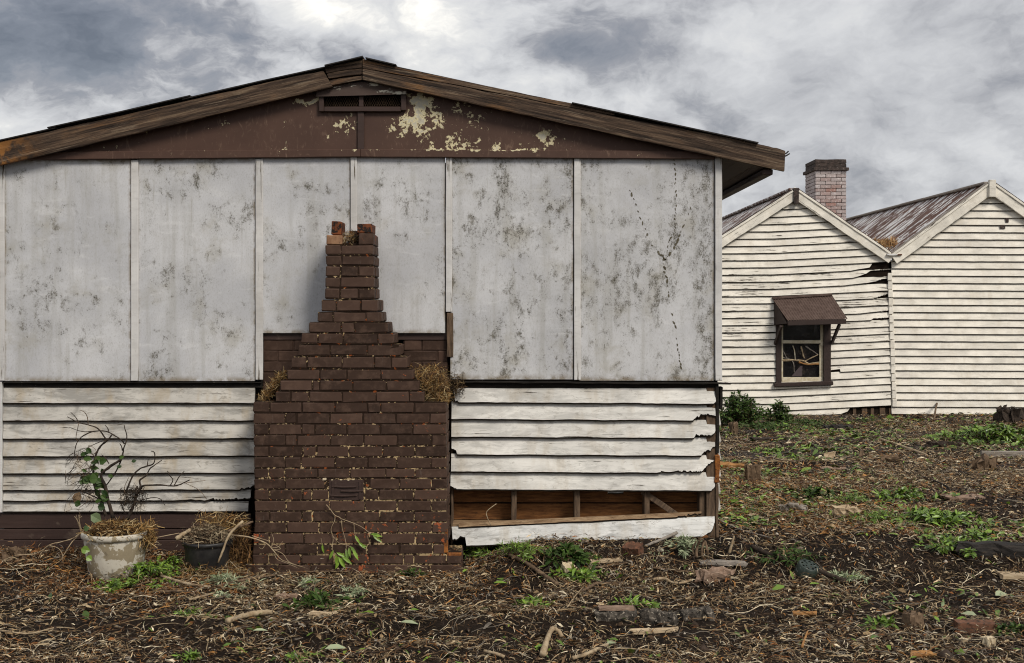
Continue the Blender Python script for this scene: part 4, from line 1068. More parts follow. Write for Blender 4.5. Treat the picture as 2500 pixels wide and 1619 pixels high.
# ---- chimney standing in the valley
YN = 28.0
fx0_, fx1_ = X(1990.5, YN), X(2066.5, YN); fd = 0.96
zt = Z(417, YN); zlow = 2.7
chB = pydata('chimney', *boxv(fx0_+0.012, fx1_-0.012, YN+0.012, YN+fd-0.012, zlow, zt-0.01), M_farmortar, None, cotA)
hgt = 0.0828; nc = int((zt-zlow)/hgt)
for k in range(nc):
    z1 = zt-k*hgt; z0 = z1-hgt+0.010; odd = k % 2
    e = [fx0_, fx0_+0.115, fx0_+0.362, fx0_+0.61, fx1_] if not odd else [fx0_, fx0_+0.241, fx0_+0.482, fx1_]
    if z1 < Z(640, YN): break
    for a, b in zip(e, e[1:]):
        o = brick(chB, a+0.005, b-0.005, YN, YN+0.105, z0, z1, M_farbrick)
        cxm = (a+b)/2-(fx0_+fx1_)/2
        o['red'] = max(0.0, min(1.0, (0.85-abs(cxm)*2.2)*(0.4+0.6*min(1, k/3))*random.Random(k*13+int(a*100)).uniform(0.3, 1.15)))
    e = [YN+0.115, YN+0.40, YN+0.68, YN+fd] if not odd else [YN+0.115, YN+0.25, YN+0.53, YN+0.81, YN+fd]
    for a, b in zip(e, e[1:]):
        for xa in (fx0_, fx1_-0.105):
            o = brick(chB, xa, xa+0.105, a+0.005, b-0.005, z0, z1, M_farbrick); o['red'] = 0.12 if xa == fx0_ else 0.3
for za, zb_, g_ in ((Z(417, YN)+0.002, Z(409, YN), 0.05), (Z(409, YN)+0.004, Z(399, YN), 0.0), (Z(399, YN)+0.004, Z(389, YN), 0.002)):
    box('cap_course', fx0_-g_, fx1_+g_, YN-g_, YN+fd+g_, za, zb_, M_farcap, chB, 0.008, 0.008, za)

# ------------------------------------------------------------------ pots, shrubs, straw, leafy plants
rp = random.Random(21)
SX = 2.8015
def lathe(prof, n=40, jit=0.0):
    vv, ff = [], []
    for r, z in prof:
        for k in range(n):
            a = 2*math.pi*k/n; rr = r*(1+jit*mn.noise(Vector((math.cos(a)*3, math.sin(a)*3, z*8))))
            vv.append((rr*math.cos(a), rr*math.sin(a), z+jit*0.4*mn.noise(Vector((math.cos(a)*2, math.sin(a)*2, 5)))*(z > 0.1)))
    for i in range(len(prof)-1):
        for k in range(n):
            k2 = (k+1) % n; ff.append((i*n+k, i*n+k2, (i+1)*n+k2, (i+1)*n+k))
    ff.append(tuple(range(n-1, -1, -1))); return vv, ff
STRAW = [(0.40, 0.27, 0.11), (0.30, 0.17, 0.055), (0.48, 0.36, 0.19), (0.16, 0.085, 0.032), (0.24, 0.125, 0.038), (0.09, 0.05, 0.022)]
def strands(n, centre, spread, L=(0.05, 0.14), wd=0.0035, pal=STRAW, flat=0.5, shape=None):
    """a heap of bent dry strands: returns verts, faces, tints"""
    V, Fc, C = [], [], []
    for _ in range(n):
        if shape: c = shape()
        else: c = Vector(centre)+Vector([max(-1.7, min(1.7, rp.gauss(0, 1)))*q for q in spread])
        d = Vector((rp.gauss(0, 1), rp.gauss(0, 1), rp.gauss(0, flat))).normalized()
        l = rp.uniform(*L); b = Vector((rp.gauss(0, 1), rp.gauss(0, 1), rp.gauss(0, 1)))*l*0.22
        s = d.cross(Vector((rp.gauss(0, 1), rp.gauss(0, 1), rp.gauss(0, 1)))).normalized()*wd*rp.uniform(0.6, 1.6)*0.5
        col = rp.choice(pal); k = rp.uniform(0.65, 1.25); i = len(V)
        for t, q in ((-0.5, 0.5), (0.0, 1.0), (0.5, 0.4)):
            p = c+d*(l*t)+b*(1-4*t*t)*0.5
            V += [p-s*q, p+s*q]; C += [tuple(x*k for x in col)]*2
        Fc += [(i, i+1, i+3, i+2), (i+2, i+3, i+5, i+4)]
    return V, Fc, C
def straw_obj(name, V, Fc, C, base, parent=None, mat=None):
    V = [Vector(q)-Vector(base) for q in V]
    return pydata(name, V, Fc, mat or M_straw, Matrix.Translation(base), parent, tint=C)

# --- white pot
g0 = G(283, 1404); pz = g0.z-0.006
pot = thing('plant_pot', 'large white round pot with flaking paint holding the bare shrub', 'pot', (g0.x, g0.y, pz))
M0 = Matrix.Translation((g0.x, g0.y, pz))
PR = 0.240
v, f = lathe([(0.178, 0.0), (0.186, 0.012), (0.203, 0.12), (0.221, 0.255), (0.222, 0.285)], 48, 0.012); pydata('body', v, f, M_pot, M0, pot, True)
v, f = lathe([(0.221, 0.280), (0.236, 0.284), (0.243, 0.300), (0.243, 0.318), (0.236, 0.327), (0.224, 0.325), (0.218, 0.25)], 48, 0.014); pydata('rim', v, f[:-1], M_pot, M0, pot, True)
def dome():
    a = rp.uniform(0, 2*math.pi); r = PR*0.94*math.sqrt(rp.random())
    return Vector((g0.x+r*math.cos(a), g0.y+r*math.sin(a), pz+0.295+0.085*(1-(r/PR)**2)+rp.uniform(-0.01, 0.022)))
v = [(0, 0, 0.37)]+[(0.17*math.cos(a*0.39), 0.17*math.sin(a*0.39), 0.335) for a in range(16)]+[(0.225*math.cos(a*0.39), 0.225*math.sin(a*0.39), 0.28) for a in range(16)]
f = [(0, 1+k, 1+(k+1) % 16) for k in range(16)]+[(1+k, 17+k, 17+(k+1) % 16, 1+(k+1) % 16) for k in range(16)]
pydata('soil', v, f, M_soil, M0, pot, True)
straw_obj('mulch', *strands(900, (0, 0, 0), None, (0.04, 0.12), 0.006, STRAW, 0.4, dome), (g0.x, g0.y, pz), pot)
straw_obj('mulch', *strands(260, (g0.x+0.245, g0.y-0.03, pz+0.30), (0.03, 0.05, 0.05), (0.05, 0.13), 0.006, STRAW, 1.2), (g0.x, g0.y, pz), pot)
# --- dead shrub growing out of the white pot, traced branch by branch
def s6(pts, Y0, dep=0.0):
    out = []
    for i, (a, b) in enumerate(pts):
        out.append(P(a/SX, 900+b/SX, Y0+dep*i/(max(1, len(pts)-1))))
    return out
SY = g0.y
shrub = thing('dead_shrub', 'bare dark twisted shrub with a few green leaves rising from the white pot', 'shrub', (g0.x, g0.y, pz+0.30))
limbs = [([(775, 1030), (742, 910), (716, 800), (692, 725), (760, 665), (830, 615), (845, 550), (868, 480), (848, 385)], 11, 2.2, -0.05), ([(725, 1010), (690, 900), (655, 830), (640, 760), (640, 680), (660, 580), (690, 530), (735, 490), (765, 455)], 8.5, 4, 0.05),
         ([(735, 490), (715, 470), (670, 410), (600, 385), (540, 370), (460, 330)], 5, 1.6, -0.06), ([(540, 370), (515, 330), (485, 300)], 2.6, 1.4, 0.02), ([(603, 387), (598, 335), (580, 300), (550, 285)], 2.4, 1.2, -0.03),
         ([(850, 515), (830, 488), (770, 450), (720, 428), (640, 430), (570, 460), (530, 500), (512, 560), (510, 605)], 4, 2, -0.10), ([(640, 430), (560, 430), (475, 402)], 2.6, 1.2, 0.04), ([(745, 430), (735, 405), (718, 388)], 3, 1.4, 0.02),
         ([(838, 560), (832, 535), (820, 512)], 4, 1.6, -0.02), ([(830, 625), (795, 700), (735, 788), (715, 800)], 4, 3, 0.05), ([(745, 650), (720, 610), (695, 590)], 3, 1.4, 0.03),
         ([(540, 370), (520, 470), (540, 500)], 2, 1, 0.05), ([(735, 490), (690, 500), (620, 530), (560, 570)], 2.5, 1, -0.05),
         ([(872, 1030), (915, 930), (935, 860), (962, 810), (955, 765), (1000, 730), (1030, 680), (1105, 628)], 9, 2, 0.06), ([(862, 840), (905, 740), (950, 690), (1000, 668), (1050, 650), (1060, 600), (1052, 570), (1032, 565)], 5, 2, -0.05),
         ([(1008, 662), (1010, 640), (1014, 620)], 3, 1.4, 0.01), ([(940, 850), (965, 815), (990, 800), (1100, 797), (1190, 803), (1250, 785), (1300, 760)], 7, 2, -0.10), ([(1165, 800), (1182, 762), (1160, 730), (1145, 700)], 3.4, 1.6, -0.02),
         ([(1190, 802), (1225, 740), (1262, 700)], 3.4, 1.4, 0.04), ([(1270, 785), (1360, 830), (1415, 895)], 1.6, 0.9, -0.06), ([(1250, 785), (1330, 775), (1405, 765)], 1.5, 0.8, 0.04), ([(960, 900), (1050, 882), (1100, 895), (1128, 935)], 3, 1.4, -0.08),
         ([(935, 860), (930, 830), (940, 805)], 7, 5, 0.0), ([(860, 1000), (830, 920), (825, 820)], 3, 1.2, 0.06), ([(870, 900), (850, 820), (880, 745)], 2.2, 1, -0.04), ([(690, 900), (610, 860), (515, 825)], 4, 2, 0.02),
         ([(700, 960), (640, 900), (560, 860), (500, 880)], 2, 1, 0.05)]
for pts, r0, r1, dep in limbs:
    v, f = tubev(s6(pts, SY+rp.uniform(-0.02, 0.02), dep), r0*1.3/SX*SY/F, (r1*1.2+0.6)/SX*SY/F, 6, 4, 0.16, rp)
    pydata('limb', v, f, M_bark if r0 > 2.4 else M_bark_mid, None, shrub, True)
def vine(pts, r=0.002, mat=None, parent=None, Y0=None, name='tendril'):
    v, f = tubev(s6(pts, Y0 or SY-0.05, rp.uniform(-0.08, 0.08)), r, r*0.7, 4, 4, 0.2, rp); return pydata(name, v, f, mat or M_bark_mid, None, parent, True)
for k in range(34):
    x, y = rp.uniform(520, 680), rp.uniform(590, 900); pts = []
    for q in range(6):
        pts.append((x, y)); x += rp.uniform(-60, 50); y += rp.uniform(-40, 70); x = max(450, min(690, x))
    vine(pts, rp.uniform(0.0012, 0.0026), M_bark if k % 3 else M_bark_mid, shrub)
for pts in ([(555, 620), (500, 680), (465, 760), (470, 800), (540, 770), (600, 790)], [(440, 975), (460, 900), (520, 840), (600, 800)], [(550, 640), (540, 560), (610, 545), (640, 600)], [(460, 605), (520, 570), (600, 540)], [(690, 930), (640, 800), (610, 700)]):
    vine(pts, 0.002, M_bark, shrub)
for (x, y, L, wd) in ((610, 545, 50, 34), (600, 608, 62, 36), (705, 637, 55, 46), (832, 612, 36, 24), (915, 638, 34, 22), (815, 676, 34, 24), (605, 745, 70, 60), (650, 715, 56, 44), (755, 730, 40, 24), (668, 812, 44, 34), (655, 1000, 80, 58), (530, 915, 46, 40), (692, 945, 50, 50), (590, 1100, 40, 34), (640, 640, 40, 26), (560, 770, 40, 30), (585, 1235, 60, 46), (612, 1285, 44, 36), (640, 760, 60, 60), (675, 760, 40, 40)):
    c = P(x/SX, 900+y/SX, SY-0.03-(0.20 if y > 990 else rp.uniform(0, 0.06))); a = rp.uniform(-0.9, 0.5); k = SY/F/SX
    V_, F_ = leafv(c-Vector((math.cos(a)*L*k/2, 0, 0)), (math.cos(a), rp.uniform(-0.3, 0.3), math.sin(a)), (rp.uniform(-0.3, 0.3), -1, 0.4), L*k, wd*k*1.3, 0.15, 0.25)
    pydata('leaf', V_, F_, M_leaf_dark if y < 990 else M_leaf_grey if y == 1000 else M_leaf, None, shrub, tint=[(rp.uniform(0.0, 0.7),)*3]*len(V_))
for k in range(16):
    c = P(rp.uniform(540, 720)/SX, 900+rp.uniform(560, 960)/SX, SY-0.05+rp.uniform(-0.05, 0.05)); a = rp.uniform(-1.6, 0.6); L = rp.uniform(0.06, 0.10)*0.7
    V_, F_ = leafv(c, (math.cos(a), rp.uniform(-0.4, 0.4), math.sin(a)), (rp.uniform(-0.5, 0.5), -1, 0.4), L, L*0.6, 0.2, 0.3)
    pydata('leaf', V_, F_, M_leaf_dark, None, shrub, tint=[(rp.uniform(0.0, 0.6),)*3]*len(V_))
straw_obj('twig_nest', *strands(420, P(905/SX, 900+890/SX, SY), (0.045, 0.04, 0.045), (0.03, 0.10), 0.003, [(0.03, 0.02, 0.012), (0.06, 0.04, 0.025), (0.012, 0.009, 0.007)], 1.0), (g0.x, g0.y, pz+0.3), shrub)
dl = P(520/SX, 900+890/SX, SY-0.02)
v, f = leafv(dl+Vector((0.03, 0, 0.05)), (-0.5, -0.1, -1), (0.2, -1, 0.1), 0.10, 0.07, 0.2, 0.3); pydata('leaf', v, f, M_tan, None, shrub)
# --- black pot
g1 = G(506, 1392); qz = g1.z-0.006; M1 = Matrix.Translation((g1.x, g1.y, qz))
pot2 = thing('plant_pot', 'smaller black plastic pot heaped with dead twigs beside the chimney', 'pot', (g1.x, g1.y, qz))
v, f = lathe([(0.142, 0.0), (0.147, 0.01), (0.166, 0.19), (0.168, 0.212)], 40, 0.006); pydata('body', v, f, M_plastic, M1, pot2, True)
v, f = lathe([(0.167, 0.195), (0.181, 0.199), (0.184, 0.222), (0.176, 0.229), (0.164, 0.225), (0.158, 0.17)], 40, 0.006); pydata('rim', v, f[:-1], M_plastic, M1, pot2, True)
v = [(0, 0, 0.27)]+[(0.12*math.cos(a*0.39), 0.12*math.sin(a*0.39), 0.25) for a in range(16)]+[(0.165*math.cos(a*0.39), 0.165*math.sin(a*0.39), 0.20) for a in range(16)]
f = [(0, 1+k, 1+(k+1) % 16) for k in range(16)]+[(1+k, 17+k, 17+(k+1) % 16, 1+(k+1) % 16) for k in range(16)]
pydata('soil', v, f, M_soil, M1, pot2, True)
def dome2():
    a = rp.uniform(0, 2*math.pi); r = 0.17*math.sqrt(rp.random())
    return Vector((g1.x+r*math.cos(a), g1.y+r*math.sin(a), qz+0.215+0.10*(1-(r/0.18)**2)+rp.uniform(-0.01, 0.03)))
GREYST = [(0.30, 0.23, 0.15), (0.18, 0.12, 0.07), (0.08, 0.05, 0.03), (0.42, 0.34, 0.22)]
straw_obj('dead_twigs', *strands(640, (0, 0, 0), None, (0.04, 0.13), 0.0045, GREYST, 0.6, dome2), (g1.x, g1.y, qz), pot2)
straw_obj('dead_twigs', *strands(420, (g1.x+0.08, g1.y+0.10, qz+0.33), (0.10, 0.04, 0.04), (0.05, 0.15), 0.004, STRAW, 0.6), (g1.x, g1.y, qz), pot2)
def hp_shape():
    a = rp.uniform(math.pi*0.9, math.pi*2.1); r = 0.155+abs(rp.gauss(0, 0.07)); x_, y_ = g1.x+r*math.cos(a), g1.y+r*math.sin(a)
    return Vector((x_, y_, H(x_, y_)+max(0.0, 0.085-(r-0.15)*0.5)*rp.random()))
def hp(name, V, Fc, C, base, label, cat='straw', group=None):
    o = straw_obj(name, V, Fc, C, base); tag(o, label, cat, group); return o
V1, F1, C1 = strands(900, None, None, (0.05, 0.13), 0.0042, GREYST+STRAW, 0.5, hp_shape)
hp('litter_drift', V1, F1, C1, (g1.x, g1.y-0.15, g1.z), 'low drift of dry litter banked around the foot of the black pot', 'litter')
DKST = [(0.10, 0.05, 0.02), (0.20, 0.10, 0.035), (0.05, 0.028, 0.014), (0.28, 0.16, 0.06)]
c = P(590, 1350, 9.0)
hp('straw_clump', *strands(760, P(588, 1345, 9.06), (0.045, 0.05, 0.10), (0.06, 0.16), 0.004, DKST, 1.4), (c.x, 9.06, 0.05), 'dark drooping needle clump wedged between the black pot and the chimney', 'dry needles')
c = P(1062, 950, 9.16)
V1, F1, C1 = strands(1300, None, None, (0.04, 0.13), 0.0042, STRAW, 0.9, lambda: P(1000+(q_ := rp.random()**0.6)*46+rp.random()*(97-q_*46)*0.92, 890+q_*94, 9.07+rp.random()*0.26))
hp('straw_clump', V1, F1, C1, (c.x, 9.16, Z(985, 9.1)), 'thick golden straw nest on the right shoulder of the chimney')
V1, F1, C1 = strands(700, None, None, (0.05, 0.14), 0.004, STRAW, 0.9, lambda: P(630+rp.random()*60, 0, 9.18)*0+P(640+(q_ := rp.random())*52, 985-q_*62-rp.random()*14, 9.15+rp.random()*0.18))
hp('straw_clump', V1, F1, C1, (X(650, 9.2), 9.2, Z(985, 9.1)), 'slanting straw heap on the left shoulder of the chimney')
V1, F1, C1 = strands(260, P(853, 583, 9.12), (0.03, 0.06, 0.025), (0.04, 0.11), 0.003, GREYST+STRAW, 0.9)
hp('straw_clump', V1, F1, C1, (X(853, 9.1), 9.1, Z(597, 9.1)), 'little bird nest of straw inside the broken chimney top', 'nest')
V1, F1, C1 = strands(380, P(1108, 943, 9.33), (0.045, 0.03, 0.05), (0.03, 0.10), 0.0035, [(0.05, 0.03, 0.016), (0.09, 0.05, 0.02), (0.02, 0.014, 0.01), (0.22, 0.15, 0.07)], 0.9)
hp('straw_clump', V1, F1, C1, (X(1108, 9.33), 9.33, Z(965, 9.33)), 'dark rotted straw tuft at the end of the black ledge')
V1, F1, C1 = strands(420, None, None, (0.10, 0.26), 0.012, [(0.40, 0.22, 0.09), (0.26, 0.12, 0.05), (0.46, 0.30, 0.14)], 1.2, lambda: P(2130+rp.random()*58, 602-rp.random()*16, 24.3+rp.random()*1.0))
hp('grass_tuft', V1, F1, C1, (cx(2160), 24.5, ze+0.05), 'orange dry grass growing in the valley between the cottage roofs', 'grass')

# --- sprigs and leafy plants
def sprig_parts(root, stems, mat_leaf, mat_stem, L, wd, gap, r=0.003, dens=1.0, spread=0.9, parent_name='stem'):
    """stems: world polylines; leaves alternate along them. One mesh of leaves, one of stems"""
    LV, ST, tints = [], [], []
    for pts in stems:
        ST.append(tubev(pts, r, r*0.5, 5, 4, 0.15, rp)); p = catmull(pts, 6)
        for i in range(2, len(p)):
            if rp.random() > dens: continue
            d = (p[i]-p[i-1]).normalized()
            for s in (-1, 1):
                side = d.cross(Vector((rp.gauss(0, 0.6), rp.gauss(0, 0.6), 1))).normalized()*s
                dd = (d*rp.uniform(0.3, 0.9)+side*spread+Vector((0, 0, rp.uniform(-0.3, 0.3))))
                l = L*rp.uniform(0.6, 1.25)
                v, f = leafv(p[i], dd, (rp.gauss(0, 0.5), rp.gauss(0, 0.5)-0.3, 1), l, wd*rp.uniform(0.7, 1.2), 0.18, rp.uniform(0.05, 0.5))
                LV.append((v, f)); tints += [(min(1, max(0, rp.gauss(0.5, 0.28))),)*3]*len(v)
    b = Vector(WM[root.name].translation)
    v, f = merge(LV); o = pydata('leaves', [Vector(q)-b for q in v], f, mat_leaf, Matrix.Translation(b), root, tint=tints); o['kind'] = 'stuff'
    v, f = merge(ST); o = pydata('stems', [Vector(q)-b for q in v], f, mat_stem, Matrix.Translation(b), root, True); o['kind'] = 'stuff'
def plant(name, label, cat, px, py, n, h, rad, mat, L, wd, r=0.003, dens=0.8, low=0.0, group=None, mat_stem=None, Yfix=None):
    """a free-standing or lying plant: stems fan out from its base"""
    b = G(px, py) if Yfix is None else Vector((X(px, Yfix), Yfix, H(X(px, Yfix), Yfix)))
    root = thing(name, label, cat, b, group); stems = []
    if name in ('cut_foliage', 'low_weed'): h *= 0.7; rad *= 1.2; L *= 0.85; wd *= 0.85
    for k in range(n):
        a = rp.uniform(0, 2*math.pi); q = rad*abs(rp.gauss(0.6, 0.42)) if low == 0 else math.sqrt(rp.random())*rad; hh = h*rp.uniform(0.5, 1.0)*max(0.12, 1-0.55*(q/max(rad, 1e-6))**2)
        st = b+Vector((math.cos(a)*q*0.35, math.sin(a)*q*0.35, 0.0)); en = b+Vector((math.cos(a)*q, math.sin(a)*q*0.8, hh))
        en.z = max(en.z, H(en.x, en.y)+0.015)
        mid = st.lerp(en, 0.55)+Vector((rp.gauss(0, 0.1)*rad, rp.gauss(0, 0.1)*rad, hh*(0.25-low*0.1)))
        mid.z = max(mid.z, H(mid.x, mid.y)+0.02); st.z = H(st.x, st.y)
        stems.append([st, mid, en])
    sprig_parts(root, stems, mat, mat_stem or M_bark_mid, L, wd, 0.03, r, dens); return root
# bushes by the cottage
plant('leafy_bush', 'dense dark green bush growing past the corner of the near house', 'bush', 1806, 1040, 130, 0.60, 0.52, M_leaf_dark, 0.085, 0.034, 0.005, 0.8)
plant('leafy_bush', 'small pointed dark green bush in front of the cottage boards', 'bush', 1900, 1036, 50, 0.44, 0.26, M_leaf_dark, 0.075, 0.03, 0.005, 0.8)
plant('low_weed', 'low dark green weeds spreading along the foot of the cottage below the window', 'weed', 1975, 1040, 60, 0.15, 0.75, M_leaf_dark, 0.07, 0.03, 0.004, 0.7)
plant('low_weed', 'thin green weeds in front of the gap under the cottage boards', 'weed', 2110, 1034, 24, 0.10, 0.6, M_leaf_dark, 0.06, 0.024, 0.004, 0.6)
plant('cut_foliage', 'big heap of cut green leafy branches at the right edge below the plain cottage', 'foliage', 2435, 1085, 80, 0.42, 0.75, M_leaf, 0.10, 0.045, 0.005, 0.7)
plant('cut_foliage', 'fresh green leafy branch trailing left of the heap of cut branches', 'foliage', 2345, 1075, 24, 0.22, 0.40, M_leaf, 0.09, 0.035, 0.004, 0.7)
plant('low_weed', 'dark green ground weeds between the bush and the black rotten log', 'weed', 1870, 1048, 60, 0.14, 0.6, M_leaf_dark, 0.07, 0.03, 0.004, 0.7)
# middle ground
plant('cut_foliage', 'bright green broad leaved cutting sprawling in the middle of the yard', 'foliage', 2275, 1282, 44, 0.16, 0.42, M_leaf, 0.085, 0.032, 0.004, 0.75)
plant('cut_foliage', 'bright leafy cutting lying in front of the sprawling green one', 'foliage', 2325, 1340, 22, 0.08, 0.28, M_leaf, 0.075, 0.03, 0.003, 0.7)
plant('cut_foliage', 'green cutting reaching up behind the sprawling green one', 'foliage', 2215, 1225, 18, 0.16, 0.30, M_leaf, 0.085, 0.032, 0.003, 0.65)
plant('low_weed', 'feathery yellow green weed left of the sprawling cuttings', 'weed', 2075, 1232, 40, 0.13, 0.26, M_leaf, 0.04, 0.010, 0.002, 0.8)
plant('low_weed', 'fine grassy weed patch between feathery weed and broad leaved cutting', 'weed', 2150, 1272, 44, 0.11, 0.30, M_leaf, 0.045, 0.012, 0.002, 0.75)
plant('low_weed', 'dark leaved weed left of the feathery weed', 'weed', 1995, 1222, 12, 0.15, 0.18, M_leaf_dark, 0.09, 0.03, 0.003, 0.6)
plant('low_weed', 'small green leaves in front of the pale stick on the slope', 'weed', 1965, 1125, 14, 0.09, 0.22, M_leaf, 0.07, 0.02, 0.003, 0.6)
plant('low_weed', 'green sprouts beside the orange split timber', 'weed', 1880, 1105, 14, 0.09, 0.25, M_leaf, 0.06, 0.02, 0.003, 0.6)
plant('low_weed', 'dark green weed above the round plastic pot', 'weed', 1925, 1365, 16, 0.10, 0.20, M_leaf_dark, 0.07, 0.016, 0.003, 0.7)
plant('low_weed', 'grey green weed at the tip of the long dark branch', 'weed', 2055, 1415, 14, 0.07, 0.14, M_leaf_grey, 0.055, 0.014, 0.002, 0.7)
plant('low_weed', 'green leaves lying beside the pale stone at bottom right', 'weed', 2470, 1545, 12, 0.06, 0.16, M_leaf_dark, 0.06, 0.024, 0.002, 0.6)
plant('low_weed', 'green leaf cluster beside the ochre stone', 'weed', 2165, 1527, 8, 0.04, 0.12, M_leaf, 0.075, 0.02, 0.002, 0.5)
plant('low_weed', 'green leaves above the charred log', 'weed', 2395, 1322, 14, 0.09, 0.22, M_leaf, 0.07, 0.026, 0.003, 0.6)
# foreground
plant('fern_foliage', 'bright green ferny foliage spilling below the white pot', 'foliage', 345, 1420, 46, 0.13, 0.27, M_leaf, 0.042, 0.015, 0.0025, 0.9)
plant('fern_foliage', 'bright green ferny foliage between the two pots', 'foliage', 420, 1395, 26, 0.11, 0.16, M_leaf, 0.042, 0.015, 0.0025, 0.9)
plant('fern_foliage', 'fern tip lying farthest left below the white pot', 'foliage', 285, 1447, 18, 0.07, 0.13, M_leaf, 0.042, 0.014, 0.0025, 0.9)
plant('cut_foliage', 'dull green sprig in front of the black pot', 'foliage', 488, 1398, 12, 0.10, 0.14, M_leaf_dark, 0.07, 0.022, 0.0025, 0.7)
plant('cut_foliage', 'silvery long leaved sprig right of the black pot', 'foliage', 552, 1428, 16, 0.09, 0.15, M_leaf_grey, 0.075, 0.010, 0.0025, 0.9)
plant('cut_foliage', 'silvery sprig hanging below the crossing branches', 'foliage', 543, 1462, 6, 0.03, 0.09, M_leaf_grey, 0.05, 0.012, 0.002, 0.7)
plant('cut_foliage', 'blue green leafy sprig in front of the chimney footing', 'foliage', 790, 1478, 15, 0.09, 0.17, M_leaf_dark, 0.085, 0.026, 0.003, 0.7)
plant('cut_foliage', 'silver needle sprig right of the blue green sprig', 'foliage', 850, 1452, 12, 0.06, 0.13, M_leaf_grey, 0.06, 0.008, 0.002, 0.9)
plant('cut_foliage', 'silver needle sprig behind the blue green sprig', 'foliage', 745, 1430, 10, 0.05, 0.12, M_leaf_grey, 0.05, 0.008, 0.002, 0.9)
plant('cut_foliage', 'dark leaf cluster at the foot of the chimney', 'foliage', 1005, 1408, 9, 0.06, 0.09, M_leaf_dark, 0.05, 0.022, 0.002, 0.6)
plant('grass_tuft', 'olive grass tuft under the left end of the slipped white board', 'grass', 1160, 1362, 30, 0.12, 0.18, M_leaf, 0.05, 0.006, 0.0018, 0.7)
plant('grass_tuft', 'olive grass tuft below the middle of the slipped white board', 'grass', 1265, 1358, 40, 0.12, 0.20, M_leaf, 0.05, 0.007, 0.0018, 0.7)
plant('cut_foliage', 'broad green leaf sprig hanging over the slipped white board', 'foliage', 1385, 1370, 18, 0.16, 0.15, M_leaf_dark, 0.09, 0.030, 0.003, 0.7)
plant('cut_foliage', 'drooping green leaves beside the cream stone', 'foliage', 1420, 1412, 14, 0.06, 0.15, M_leaf, 0.09, 0.026, 0.003, 0.7)
plant('cut_foliage', 'silver leaved spray leaning at the right end of the white board', 'foliage', 1672, 1350, 22, 0.17, 0.14, M_leaf_grey, 0.055, 0.011, 0.0025, 0.9)
plant('cut_foliage', 'green leaves lying above the row of edging stones', 'foliage', 1545, 1482, 9, 0.05, 0.14, M_leaf, 0.07, 0.024, 0.002, 0.5)
plant('cut_foliage', 'flat green leaves lying in the litter below the chimney corner', 'foliage', 1300, 1482, 12, 0.04, 0.18, M_leaf, 0.075, 0.024, 0.002, 0.5)
plant('cut_foliage', 'small green sprig at the bottom edge of the yard', 'foliage', 468, 1612, 8, 0.06, 0.08, M_leaf, 0.045, 0.014, 0.002, 0.8)
plant('cut_foliage', 'green tuft near the bottom edge below the pale branch', 'foliage', 730, 1612, 8, 0.05, 0.09, M_leaf, 0.04, 0.012, 0.002, 0.8)
plant('cut_foliage', 'thin green sprig lying above the pale branch', 'foliage', 460, 1508, 7, 0.03, 0.12, M_leaf, 0.05, 0.012, 0.002, 0.7)
# sprig hanging on the chimney breast
def s5(pts, Y0): return [P(550+a/S, 950+b/S, Y0+rp.uniform(-0.012, 0.004)) for a, b in pts]
hs = thing('hanging_sprig', 'broken twig with green drooping leaves hanging on the brick chimney breast', 'twig', P(550+825/S, 950+950/S, YC-0.02))
for pts, r0, r1 in (([(760, 870), (790, 905), (825, 950), (870, 975), (880, 1050), (905, 1140), (910, 1200)], 0.0042, 0.002), ([(825, 950), (822, 990), (795, 1055), (812, 1120), (805, 1200), (830, 1250)], 0.003, 0.0018), ([(870, 975), (960, 1008), (1030, 1040), (1095, 1088), (1150, 1110)], 0.003, 0.0016), ([(968, 1012), (975, 1090), (1000, 1150)], 0.002, 0.0014), ([(812, 1110), (860, 1160), (930, 1180), (970, 1220)], 0.002, 0.0014), ([(720, 1120), (728, 1170), (738, 1230)], 0.0016, 0.0012), ([(1095, 1088), (1070, 1110), (1095, 1180)], 0.0014, 0.001), ([(905, 1200), (900, 1260), (880, 1300)], 0.002, 0.0012)):
    v, f = tubev(s5(pts, YC-0.018), r0, r1, 5, 4, 0.15, rp); pydata('twig', v, f, M_palestick, None, hs, True)
for (x, y, a, L) in ((975, 1100, -1.0, 75), (1000, 1150, -0.7, 80), (940, 1180, -0.9, 90), (960, 1210, -1.0, 90), (910, 1200, -1.4, 95), (890, 1230, -1.6, 90), (830, 1240, -1.4, 110), (850, 1260, -1.0, 110), (815, 1210, -2.0, 80), (880, 1260, -0.6, 95), (835, 1230, -0.4, 80), (1100, 1090, -0.2, 85), (1110, 1100, -0.6, 90), (1090, 1095, 0.2, 60), (730, 1165, -1.4, 75), (1000, 1170, -0.2, 70), (930, 1190, -1.4, 80), (860, 1270, -1.9, 90)):
    c = P(550+x/S, 950+y/S, YC-0.022-rp.random()*0.02); k = YC/F/S*L
    v, f = leafv(c, (math.cos(a), rp.uniform(-0.3, 0.0), math.sin(a)), (rp.uniform(-0.4, 0.4), -1, 0.5), k, k*0.30, 0.18, 0.1)
    pydata('leaf', v, f, M_leaf, None, hs, tint=[(rp.uniform(0.35, 1.0),)*3]*len(v))

